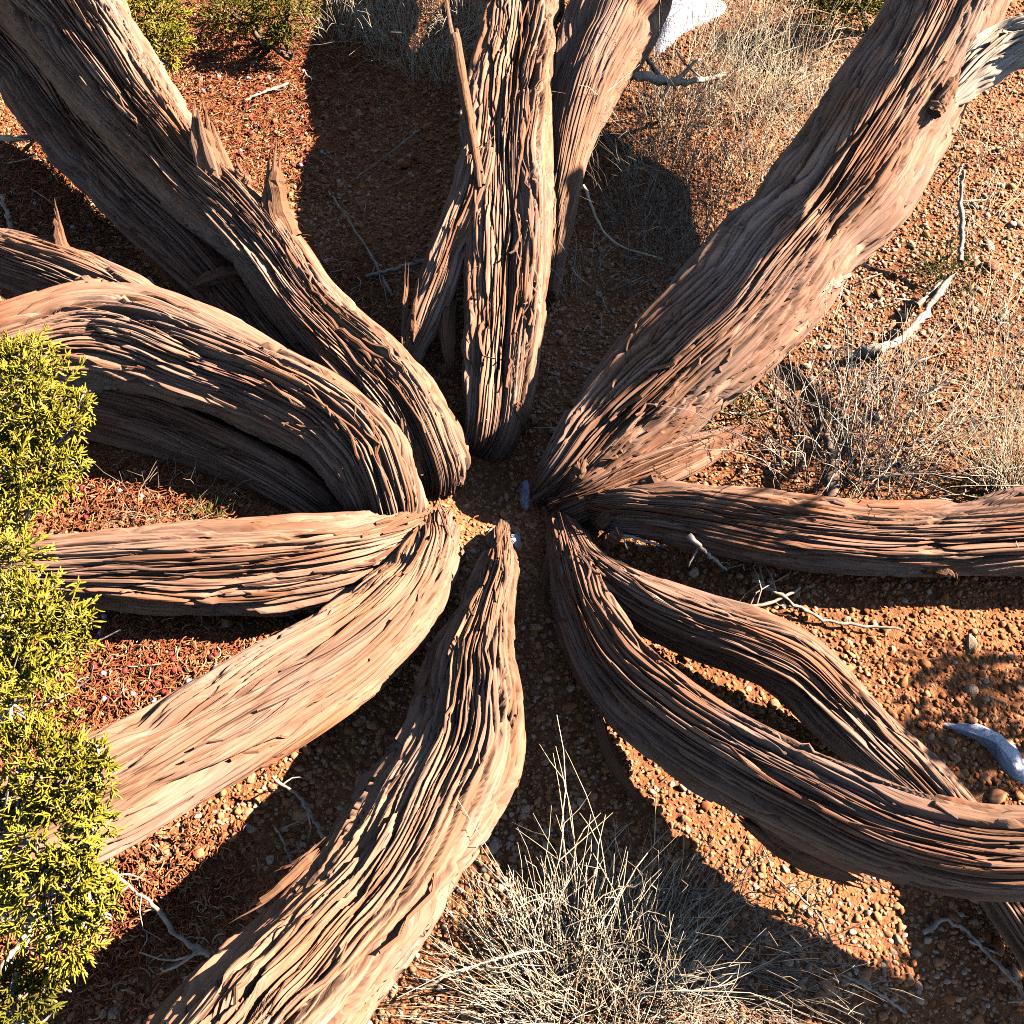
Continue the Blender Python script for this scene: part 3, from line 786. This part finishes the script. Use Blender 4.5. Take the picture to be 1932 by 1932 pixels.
for px, py, nn, hh, mt, lean in [(640, 60, 80, .20, STRAW, (0, .3)), (750, 90, 100, .22, STRAW, (.05, .3)), (820, 130, 110, .22, STRAW, (0, .3)), (690, 10, 100, .22, STRAW, (0, .2)), (880, 60, 130, .26, STRAW, (0, .2)),
                                 (570, -10, 40, .2, STRAW, (0, .2)), (800, 0, 130, .26, STRAW, (0, .2)),
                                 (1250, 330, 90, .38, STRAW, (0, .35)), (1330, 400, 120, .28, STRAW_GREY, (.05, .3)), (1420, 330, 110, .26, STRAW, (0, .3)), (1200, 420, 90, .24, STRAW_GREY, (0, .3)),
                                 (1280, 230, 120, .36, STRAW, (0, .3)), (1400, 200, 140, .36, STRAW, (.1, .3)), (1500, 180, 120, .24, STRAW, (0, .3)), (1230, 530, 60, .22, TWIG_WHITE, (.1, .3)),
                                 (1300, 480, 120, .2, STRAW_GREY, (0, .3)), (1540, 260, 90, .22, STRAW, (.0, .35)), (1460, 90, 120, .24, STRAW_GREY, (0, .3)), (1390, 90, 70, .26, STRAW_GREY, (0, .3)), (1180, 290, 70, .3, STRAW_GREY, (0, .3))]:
    tuft(px, py, nn, hh, .7, TUFT_LABELS[k_], 620 + k_, mat=mt, lean=lean, base_r=.08, branch=.45 if px > 1000 else .15)
    k_ += 1

for i_, (px, py, nn, hh, mt, lab) in enumerate([(1700, 720, 40, .14, STRAW, 'sparse straw wisps on the gravel near the curved bleached stick'), (1860, 640, 50, .18, STRAW, 'thin straw tuft to the sunny side of the curved bleached stick'),
                                           (1900, 760, 60, .22, STRAW, 'loose straw tuft behind the golden one'), (1500, 740, 30, .12, TWIG_WHITE, 'few white stems between the green weeds and the whitish dead stems'),
                                           (1880, 270, 40, .22, STRAW, 'thin straw wisps beneath the bleached curling limb'), (1850, 420, 40, .18, STRAW, 'thin straw wisps beside the upright weathered stick'),
                                           (1740, 830, 50, .16, STRAW, 'flattened straw between the golden tuft and whitish dead stems'), (1620, 780, 40, .18, TWIG_WHITE, 'pale branching stems beside the rounded tan stone'),
                                           (1120, 560, 24, .16, STRAW, 'few straw stalks on the lit gravel beside the upright fluted trunk'), (1560, 620, 30, .12, STRAW, 'straw wisps at the sunny edge of the long striped trunk'),
                                           (960, 1850, 50, .14, STRAW, 'flattened straw against the edge of the wide pale trunk'), (1190, 1830, 90, .15, STRAW, 'tangled pale straw between the large tuft and the brushy bush'),
                                           (1230, 1930, 120, .16, STRAW, 'matted pale straw in front of the large tuft')]):
    tuft(px, py, nn, hh, 1.3, lab, 660 + i_, mat=mt, lean=(.1, .3), base_r=.07, thick=.0008, branch=.3)

# ------------------------------------------------------------------ fallen sticks, twigs
def stick(ctrl, r0, r1, label, mat=TWIG, name='fallen_stick', cat='stick', side=0, seed=0, group=None):
    """ctrl rows (px, py, height above the ground)"""
    P = []
    for px, py, h in ctrl:
        g0 = gat(px, py); P.append(at(px, py, g0[2] + h))
    C, L = catmull(np.array(P), max(10, len(P) * 6))
    r = np.random.default_rng(seed + 900)
    rad = np.linspace(r0, r1, len(C)) * (1 + .15 * r.normal(0, 1, len(C)))
    C = C + r.normal(0, r1 * .35, C.shape)
    bag = Bag(); bag.add(*tube_mesh(C, rad, 7))
    for _ in range(side):
        i = r.integers(2, len(C) - 2); d = norm(C[i + 1] - C[i] + r.normal(0, .5, 3) * np.linalg.norm(C[i + 1] - C[i]) * 2)
        l = r.uniform(.25, .5) * L
        q = C[i] + d * l; q[2] = max(q[2], float(ground_z(q[0], q[1])) + .003)
        bag.add(*tube_mesh(stem_poly(C[i], q, 0, .006, 5, r), np.linspace(rad[i] * .6, rad[i] * .25, 5), 5))
    V, Q = bag.get(); base = C[0]
    o = link(name, mesh_np(name, V - base, Q, mat, True), base)
    return tag(o, label, cat, group)


stick([(1600, 670, .02), (1680, 650, .03), (1740, 600, .035), (1775, 545, .04), (1800, 520, .045)], .010, .006, 'bleached curved stick lying on gravel beyond the long striped trunk', TWIG_WHITE, side=0, seed=1)
stick([(1730, 575, .03), (1755, 555, .035), (1778, 530, .04)], .006, .004, 'short broken stick forking from the bleached curved one', TWIG_WHITE, seed=2)
stick([(1812, 495, .05), (1815, 430, .09), (1812, 370, .13), (1818, 320, .17)], .006, .003, 'upright weathered stick standing out of the green tuft', TWIG_WHITE, seed=3)
stick([(690, 520, .02), (750, 505, .03), (810, 490, .04)], .0035, .0045, 'thin grey stick in the shade beside the upright fluted trunk', TWIG, side=2, seed=4)
stick([(620, 360, .01), (660, 420, .02), (700, 480, .02), (740, 560, .02)], .002, .003, 'slender shaded twig crossing the dark gravel', TWIG, side=4, seed=5)
stick([(665, 340, .02), (720, 300, .03), (790, 245, .03)], .0015, .002, 'straight thin twig on the shaded gravel', TWIG, side=2, seed=6)
stick([(0, 260, .03), (30, 262, .05), (80, 250, .05), (100, 215, .04)], .008, .003, 'curled grey twig on the needles below the dark underlying trunk', TWIG, side=1, seed=7)
stick([(0, 370, .03), (15, 410, .03), (20, 450, .05)], .004, .005, 'pale twig beside the limb with the knot', TWIG, side=2, seed=8)
stick([(460, 190, .01), (500, 172, .015), (545, 158, .012)], .003, .004, 'short white twig on the red needle litter', TWIG_WHITE, side=1, seed=9)
stick([(1700, 1185, .02), (1560, 1170, .01), (1470, 1120, .03), (1420, 1095, .03)], .002, .0035, 'arched thin twig below the dark smooth-worn trunk', TWIG, side=3, seed=10)
stick([(1250, 1130, .02), (1330, 1150, .03), (1440, 1140, .03), (1510, 1110, .03)], .003, .0025, 'bent twig in the black shade below the dark smooth-worn trunk', TWIG, side=5, seed=11)
stick([(1300, 1010, .12), (1330, 1040, .10), (1370, 1075, .05)], .0045, .0025, 'forked pale twig hanging in front of the dark smooth-worn trunk', TWIG_WHITE, side=3, seed=12)
stick([(1440, 1600, .01), (1470, 1660, .01), (1540, 1720, .015), (1570, 1780, .01)], .001, .0018, 'fine branching twig on the shaded gravel stripe', TWIG, side=4, seed=13)
stick([(1590, 1840, .01), (1650, 1870, .012), (1710, 1910, .01)], .0015, .002, 'pale crooked rootlet lying on the sunlit gravel stripe', TWIG_WHITE, side=1, seed=14)
stick([(1900, 1890, .008), (1930, 1875, .01), (1800, 1740, .012), (1740, 1760, .01)], .002, .0035, 'wavy brown root piece in the shade below the large wavy trunk', TWIG, seed=15)
stick([(1830, 1775, .01), (1860, 1790, .01), (1890, 1800, .008)], .002, .0014, 'tiny pale twig in the shade below the large wavy trunk', TWIG_WHITE, seed=16)
stick([(200, 1635, .05), (290, 1710, .03), (340, 1770, .02), (400, 1805, .02)], .0022, .0040, 'forked thin branch lying across the black shade', TWIG, side=5, seed=17)
stick([(510, 1465, .05), (570, 1510, .03), (610, 1580, .02)], .0022, .003, 'bent twig under the pale straight-grained trunk', TWIG, side=3, seed=18)
stick([(520, 1560, .02), (540, 1600, .01), (560, 1660, .01)], .0014, .002, 'small hooked twig in the black shade', TWIG, side=1, seed=19)
stick([(0, 1745, .06), (40, 1725, .07), (80, 1720, .07)], .010, .007, 'thick white dead twig under the juniper spray', TWIG_WHITE, side=2, seed=20)
stick([(0, 1830, .05), (40, 1780, .06), (70, 1740, .06), (100, 1800, .03)], .005, .003, 'branching white dead twig beside the thick white dead one', TWIG_WHITE, side=3, seed=21)
stick([(770, 1880, .02), (860, 1835, .05), (990, 1795, .07)], .0018, .0024, 'long straight straw leaning out of the pale grass', STRAW, seed=22)
stick([(1160, 130, .20), (1230, 150, .16), (1290, 155, .12), (1370, 140, .10)], .012, .005, 'gnarled grey branch among the dry stems', TWIG, side=4, seed=23)
stick([(1100, 350, .10), (1150, 450, .05), (1250, 490, .03)], .0035, .002, 'golden bent stalk at the foot of the upright fluted trunk', STRAW, seed=24)
stick([(1570, 950, .05), (1570, 880, .06), (1560, 820, .07)], .012, .006, 'dark rotted stump standing in the whitish stems', TWIG_DARK, seed=25, name='dead_stump', cat='stump')
stick([(1340, 640, .01), (1460, 740, .01), (1550, 830, .02)], .0022, .003, 'thin brown twig on the gravel beyond the long striped trunk', TWIG_DARK, side=2, seed=26)
stick([(1150, 1005, .08), (1200, 1015, .085), (1245, 1030, .08)], .003, .002, 'pale broken twig caught in the crown where the kinked and wavy trunks part', TWIG_WHITE, side=4, seed=27)
CL = ['brownish', 'whitish', 'straw-coloured']
for i_ in range(90):
    r_ = np.random.default_rng(4000 + i_)
    px = r_.uniform(1050, 1930) if i_ < 70 else r_.uniform(0, 700); py = r_.uniform(250, 900) if i_ < 70 else r_.uniform(100, 600)
    a = r_.uniform(0, 6.28); l = r_.uniform(25, 75)
    stick([(px, py, .008), (px + math.cos(a) * l * .5 + r_.normal(0, 5), py + math.sin(a) * l * .35, .02), (px + math.cos(a) * l, py + math.sin(a) * l * .7, .008)], r_.uniform(.0011, .0022), .001,
          f'small {CL[i_ % 3]} twig ' + ('on the gravel beyond the long striped trunk' if i_ < 70 else 'on the litter beyond the broad splintered trunk'),
          [TWIG, TWIG_WHITE, STRAW][i_ % 3], name='dry_twig', cat='twig', side=i_ % 2, seed=40 + i_, group=f'small {CL[i_ % 3]} twigs ' + ('beyond the long striped trunk' if i_ < 70 else 'beyond the broad splintered trunk'))

# ------------------------------------------------------------------ dead stubs and splinters on the trunks
def stub(ctrl, label, mat=BARK_PALE, seed=0, parent='TLa', name='branch_stub', n=14, tap=True, core=True):
    """a torn stub: a bundle of slivers of wood along one path. ctrl rows (px, py, half width, rise above the trunk's axis)"""
    t_ = TRUNKS[parent]; r = np.random.default_rng(700 + seed * 13)
    rows = []
    c0 = np.array(ctrl[0][:2], float)
    i = int(np.argmin(np.linalg.norm(t_['px'] - c0, axis=1)))
    j = i + 1 if i + 1 < len(t_['px']) and (i == 0 or np.linalg.norm(t_['px'][i + 1] - c0) < np.linalg.norm(t_['px'][i - 1] - c0)) else i - 1
    di, dj = np.linalg.norm(t_['px'][i] - c0), np.linalg.norm(t_['px'][j] - c0)
    h0 = (t_['h'][i] * dj + t_['h'][j] * di) / (di + dj)
    for px, py, hw, h in ctrl:
        p = at(px, py, h0 + h); rows.append([*p, max(hw, 1.5) * depth(p) / F])
    C, L = catmull(np.array(rows), 14)
    bag = Bag(); UV = []
    T = norm(np.gradient(C[:, :3], axis=0)); S_ = norm(np.cross(T, [0.1, -0.3, 0.95])); N_ = np.cross(S_, T)
    for q in range(n):
        a = r.uniform(0, 6.28); off = 0 if (q == 0 and core) else r.uniform(.35, .85)
        end = (.72 if q == 0 else 1.0) if q < 2 else r.uniform(.4, 1.0); st = 0 if tap else r.uniform(0, .25)
        k = 12; ts = np.linspace(st, end, k)
        P = np.stack([np.interp(ts, np.linspace(0, 1, 14), C[:, c]) for c in range(4)], 1)
        Sx = np.stack([np.interp(ts, np.linspace(0, 1, 14), S_[:, c]) for c in range(3)], 1)
        Nx = np.stack([np.interp(ts, np.linspace(0, 1, 14), N_[:, c]) for c in range(3)], 1)
        tw = a + r.normal(0, .5) * ts
        cen = P[:, :3] + P[:, 3:4] * off * (np.cos(tw)[:, None] * Sx + .8 * np.sin(tw)[:, None] * Nx) + r.normal(0, .0006, (k, 3))
        u = (ts - st) / (end - st)
        rad = P[:, 3] * (.72 if (q == 0 and core) else r.uniform(.2, .4)) * np.clip((1.02 - u) / (.12 if q == 0 else .4), .08, 1) ** .7 * (1 + .13 * r.normal(0, 1, k))
        if name != 'branch_stub': rad = rad * np.clip(u / .25 + .12, 0, 1)
        if not tap: rad = P[:, 3] * (.62 if q == 0 else .36) * (1 + .08 * r.normal(0, 1, k))
        V, Q = tube_mesh(cen, rad, 7); bag.add(V, Q)
        UV.append(np.stack([np.repeat(u * L, 7), np.tile(np.arange(7) * rad.mean(), k) + q * .05], 1))
        if not tap:
            e = (k - 1) * 7; bag.add(V[e:e + 7], np.array([[0, 1, 2, 3], [0, 3, 4, 5], [0, 5, 6, 6]])[:2]); UV.append(np.zeros((7, 2)))
    V, Q = bag.get()
    o = link(name, mesh_np(name, V - ROOT, Q, mat, False, np.vstack(UV)), (0, 0, 0), t_['o'])
    if label: o['label'] = label
    return o


stub([(425, 385, 34, .02), (405, 320, 34, .07), (388, 260, 28, .11), (374, 185, 18, .16)], 'splintered flat dead stub', seed=1, n=18)
stub([(470, 350, 16, .03), (452, 330, 12, .07), (440, 290, 7, .10)], 'thin splinter beside the stub', seed=2, name='splinter', n=4)
stub([(545, 450, 34, .02), (526, 395, 28, .06), (520, 330, 20, .11), (524, 262, 12, .15)], 'upright weathered dead stub', seed=3, n=11)
stub([(480, 390, 22, .04), (510, 378, 14, .05), (540, 365, 7, .05)], None, seed=4, name='splinter', n=5)
stub([(450, 515, 20, .05), (410, 520, 18, .06), (370, 535, 13, .06), (345, 548, 6, .055)], 'broken side stub with a ragged end', seed=5, parent='TLb', mat=BARK)
stub([(1530, 555, 18, .0), (1565, 535, 15, .0), (1610, 515, 13, .0)], 'pale sawn-off stub', seed=6, parent='UR9', mat=BARK_BLEACH, tap=False, n=6)
stub([(950, 1430, 26, .03), (968, 1370, 16, .05), (974, 1320, 7, .07)], 'torn splinter of wood', seed=8, parent='B5', name='splinter', n=6)
stub([(600, 1600, 14, .03), (520, 1680, 11, .03), (430, 1740, 5, .02)], None, seed=9, parent='B5', name='splinter', n=5)
stub([(650, 1560, 12, .03), (570, 1620, 9, .03), (510, 1645, 5, .02)], None, seed=10, parent='B5', name='splinter', n=4)
stub([(400, 1830, 18, .03), (370, 1860, 14, .03), (330, 1905, 5, .02)], None, seed=26, parent='B5', name='splinter', n=5)
stub([(150, 555, 34, .03), (175, 545, 28, .06), (190, 520, 18, .08)], 'rough knot where the limb forks', seed=12, parent='L2b', n=18)
stub([(908, 400, 12, .06), (905, 335, 12, .09), (885, 220, 12, .14), (868, 120, 11, .18), (850, 20, 10, .22), (838, -60, 8, .26)], 'long thin dead branch standing in front of the trunk', seed=13, parent='TC10', name='dead_branch', n=6, tap=False)
stub([(762, 660, 9, .02), (764, 580, 6, .06), (768, 490, 3, .11)], None, seed=14, parent='TC10c', name='splinter', n=3)
stub([(778, 650, 12, .02), (782, 590, 8, .06), (790, 525, 3, .1)], None, seed=15, parent='TC10c', name='splinter', n=4)
stub([(850, 700, 10, .03), (848, 620, 20, .05), (850, 540, 20, .06), (860, 470, 12, .08)], 'flat slab of bare wood', seed=16, parent='TC10', name='splinter', mat=BARK, n=8)
stub([(1120, 1330, 14, -.02), (1150, 1430, 14, -.045), (1195, 1500, 11, -.06), (1235, 1590, 4, -.075)], 'long strip of bark trailing onto the gravel', seed=17, parent='BR6', name='splinter', mat=BARK_RED, n=7)
stub([(1400, 1530, 24, -.04), (1500, 1610, 24, -.06), (1600, 1655, 18, -.08), (1700, 1695, 7, -.10)], 'shredded bark skirt', seed=18, parent='BR6', name='splinter', mat=BARK_RED, n=14)
stub([(1040, 1020, 12, .03), (1032, 1080, 11, .02), (1020, 1150, 5, .0)], 'small splinters at the root', seed=19, parent='BR6', name='splinter', n=8)
stub([(1300, 850, 20, .02), (1390, 815, 12, .0), (1440, 805, 5, -.02)], None, seed=20, parent='UR9c', name='splinter', mat=BARK_RED, n=9)
stub([(1740, 1060, 26, .0), (1785, 1078, 22, .0), (1800, 1095, 12, -.01)], 'worn branch scar', seed=21, parent='R8', mat=BARK, n=12)
stub([(1760, 215, 22, .04), (1795, 160, 16, .07), (1810, 125, 9, .08)], 'small knot on the edge', seed=23, parent='UR9', n=9)
stub([(130, 500, 20, .02), (112, 450, 15, .05), (98, 375, 8, .10)], 'thin dead spur', seed=24, parent='L2b', mat=BARK, n=5)
stub([(875, 870, 9, .0), (880, 800, 12, .05), (900, 740, 14, .08), (910, 680, 10, .1)], None, seed=25, parent='TC10', name='splinter', n=7)
for q_, (x_, y_, x2, y2, k_, dh) in enumerate([(900, 770, 880, 850, 'TC10', -.06), (925, 780, 915, 860, 'TC10', -.07), (950, 780, 950, 850, 'TC10', -.07), (975, 760, 985, 830, 'TC10', -.07),
                                          (1080, 830, 1030, 900, 'UR9', -.03), (1100, 860, 1060, 930, 'UR9', -.02), (1060, 850, 1010, 880, 'UR9', -.03), (800, 800, 830, 880, 'TLa', -.05), (780, 830, 800, 900, 'TLa', -.03),
                                          (720, 880, 760, 950, 'L2', -.03), (690, 890, 720, 965, 'L2', -.03), (790, 1010, 830, 1040, 'BL', -.01), (770, 985, 730, 965, 'L3', .02), (930, 1090, 965, 1040, 'B5', -.02),
                                          (1090, 1010, 1050, 965, 'BR7', -.02), (1170, 1000, 1130, 1040, 'R8', -.01), (1150, 960, 1120, 1000, 'R8', .0), (1250, 900, 1180, 930, 'UR9c', .0)]):
    stub([(x_, y_, 15, .045), ((x_ + x2) / 2 + 4, (y_ + y2) / 2, 15, .03 + dh * .4), (x2, y2, 8, dh)], None, seed=60 + q_, parent=k_, name='root_splinter', n=9, mat=BARK if q_ % 2 else BARK_RED)


# ------------------------------------------------------------------ snow, stones, berries
def snow(ctrl, label, seed, thick=.03):
    """soft mound over an outline of sketch points lying on the ground"""
    P = np.array([gat(*c) for c in ctrl]); c = P.mean(0); k = 28
    C, _ = catmull(np.vstack([P, P[:1]]), k + 1); C = C[:k]
    r = np.random.default_rng(seed); rings = 7; V = []
    for i in range(rings):
        a = i / (rings - 1)
        q = c + (C - c) * (1 - a) * (1 + .03 * r.normal(0, 1, (k, 1)))
        q[:, 2] = ground_z(q[:, 0], q[:, 1]) - .012 + (thick + .012) * (1 - (1 - a) ** 2.2) + .0025 * r.normal(0, 1, k) * (a < 1)
        V.append(q)
    V[-1][:, 2] = V[-1][:, 2].mean()
    V = np.vstack(V) - c
    i = np.arange(rings - 1)[:, None] * k; j = np.arange(k)[None]; jn = (j + 1) % k
    Q = np.stack([i + j, i + jn, i + k + jn, i + k + j], -1).reshape(-1, 4)
    o = link('snow_patch', mesh_np('snow_patch', V, Q, SNOW), c)
    sub = o.modifiers.new('round', 'SUBSURF'); sub.levels = 1; sub.render_levels = 1
    return tag(o, label, 'snow')


snow([(1750, 1358), (1820, 1352), (1890, 1378), (1945, 1430), (1960, 1500), (1905, 1470), (1850, 1405)], 'curved strip of old snow on the gravel beyond the kinked trunk', 1, .022)
snow([(1215, 20), (1260, -10), (1340, -20), (1390, 10), (1340, 45), (1285, 70), (1245, 110), (1215, 90)], 'bluish snow patch behind the dry stems by the smooth pale leaning trunk', 2, .04)
snow([(985, 880), (1004, 900), (1008, 950), (990, 985), (976, 960), (974, 915)], 'sliver of snow in the hollow below the long striped trunk', 3, .006)
snow([(930, 1012), (985, 1000), (988, 1045), (970, 1035), (945, 1022)], 'small grey snow scrap at the tip of the wide pale trunk', 4, .010)
snow([(275, 545), (285, 525), (296, 540), (298, 560), (285, 565)], 'tiny snow lump beside the thick humped trunk', 5, .03)
snow([(672, 1458), (690, 1448), (700, 1455), (690, 1470)], 'speck of snow in the black shade between the two pale trunks', 6, .006)


def rock(px, py, rx, ry, rz, label, mat, seed, group=None):
    r = np.random.default_rng(seed)
    c = gat(px, py); k = depth(c) / F
    import bmesh
    bm = bmesh.new(); bmesh.ops.create_icosphere(bm, subdivisions=2, radius=1)
    dirs = norm(r.normal(0, 1, (7, 3))); off = r.uniform(.55, .9, 7)
    for v in bm.verts:
        p = np.array(v.co)
        for d, o_ in zip(dirs, off):
            e = p @ d - o_
            if e > 0: p = p - d * e * .85
        v.co = p * [rx * k, ry * k, rz * k]
    me = bpy.data.meshes.new('stone'); bm.to_mesh(me); bm.free(); me.materials.append(mat)
    o = link('stone', me, c + [0, 0, rz * k * .35]); o.rotation_euler = (0, 0, r.uniform(-.4, .4))
    return tag(o, label, 'stone', group)


rock(1830, 1213, 13, 22, 9, 'pale flat granite stone below the dark smooth-worn trunk', STONE, 1)
rock(1990 * .92, 1302, 14, 12, 10, 'small whitish stone on the sunlit gravel near the snow strip', STONE, 2)
rock(1868, 505, 18, 16, 12, 'reddish stone near the green grass tuft', STONE_RED, 3)
rock(1545, 880 - 50, 11, 9, 8, 'orange pebble-sized stone beside the whitish stems', STONE, 4)
rock(1600, 795, 9, 9, 8, 'rounded tan stone among the whitish stems', STONE, 5)
rock(1485, 1815, 13, 10, 8, 'tan stone on the sunlit gravel stripe', STONE, 6)
rock(925, 1005, 9, 8, 7, 'orange stone in the sunlit centre of the crown', STONE, 7)
for i_ in range(46):
    r_ = np.random.default_rng(5200 + i_)
    px, py = (r_.uniform(1050, 1900), r_.uniform(480, 900)) if i_ < 14 else ((r_.uniform(1500, 1930), r_.uniform(1100, 1400)) if i_ < 28 else (r_.uniform(900, 1900), r_.uniform(1560, 1930)))
    lab, grp = [('small tan stone in the gravel beyond the long striped trunk', 'gravel stones beyond the long striped trunk'), ('small tan stone in the gravel below the dark smooth-worn trunk', 'gravel stones below the dark smooth-worn trunk'),
                ('small tan stone in the gravel below the large wavy trunk', 'gravel stones below the large wavy trunk')][0 if i_ < 14 else (1 if i_ < 28 else 2)]
    s_ = r_.uniform(5.5, 9)
    rock(px, py, s_, s_ * r_.uniform(.7, 1), s_ * .6, lab, STONE, 60 + i_, grp)

import bmesh
BM = {}
for nm, mt in (('red', BERRY_RED), ('blue', BERRY_BLUE), ('dark', BERRY_DARK)):
    bm = bmesh.new(); bmesh.ops.create_icosphere(bm, subdivisions=2, radius=.0048)
    for v in bm.verts:
        if v.co.z > .0042: v.co.z -= .0006
        v.co *= 1 + .04 * math.sin(v.co.x * 900 + v.co.y * 700)
    me = bpy.data.meshes.new('juniper_berry'); bm.to_mesh(me); bm.free(); me.materials.append(mt)
    for p in me.polygons: p.use_smooth = True
    BM[nm] = me
ZONES = [('on needles between the low level trunk and pale straight-grained trunk', 60, (120, 440), (1160, 1330)),
         ('on red needles beside the broad splintered trunk', 60, (340, 610), (130, 340)),
         ('on needles between the dark underlying trunk and knotted limb', 34, (0, 220), (290, 440)),
         ('on needles between the stringy and low level trunks', 18, (60, 300), (890, 990)),
         ('on needles under the hanging juniper spray', 14, (40, 260), (1680, 1840))]
for zi, (where, cnt, xr, yr) in enumerate(ZONES):
    r_ = np.random.default_rng(8100 + zi)
    for _ in range(cnt):
        p = gat(r_.uniform(*xr), r_.uniform(*yr)); u = r_.random()
        kind = 'red' if u < .62 else ('blue' if u < .82 else 'dark')
        o = link('juniper_berry', BM[kind], (p[0], p[1], p[2] + .0065))
        s_ = r_.uniform(.8, 1.25); o.scale = (s_, s_, s_ * r_.uniform(.9, 1.1)); o.rotation_euler = tuple(r_.uniform(0, 3, 3))
        cn = {'red': 'dull red', 'blue': 'pale bloom-covered', 'dark': 'dark shrivelled'}[kind]
        tag(o, f'{cn} juniper berry {where}', 'berry', f'{cn} juniper berries {where}')
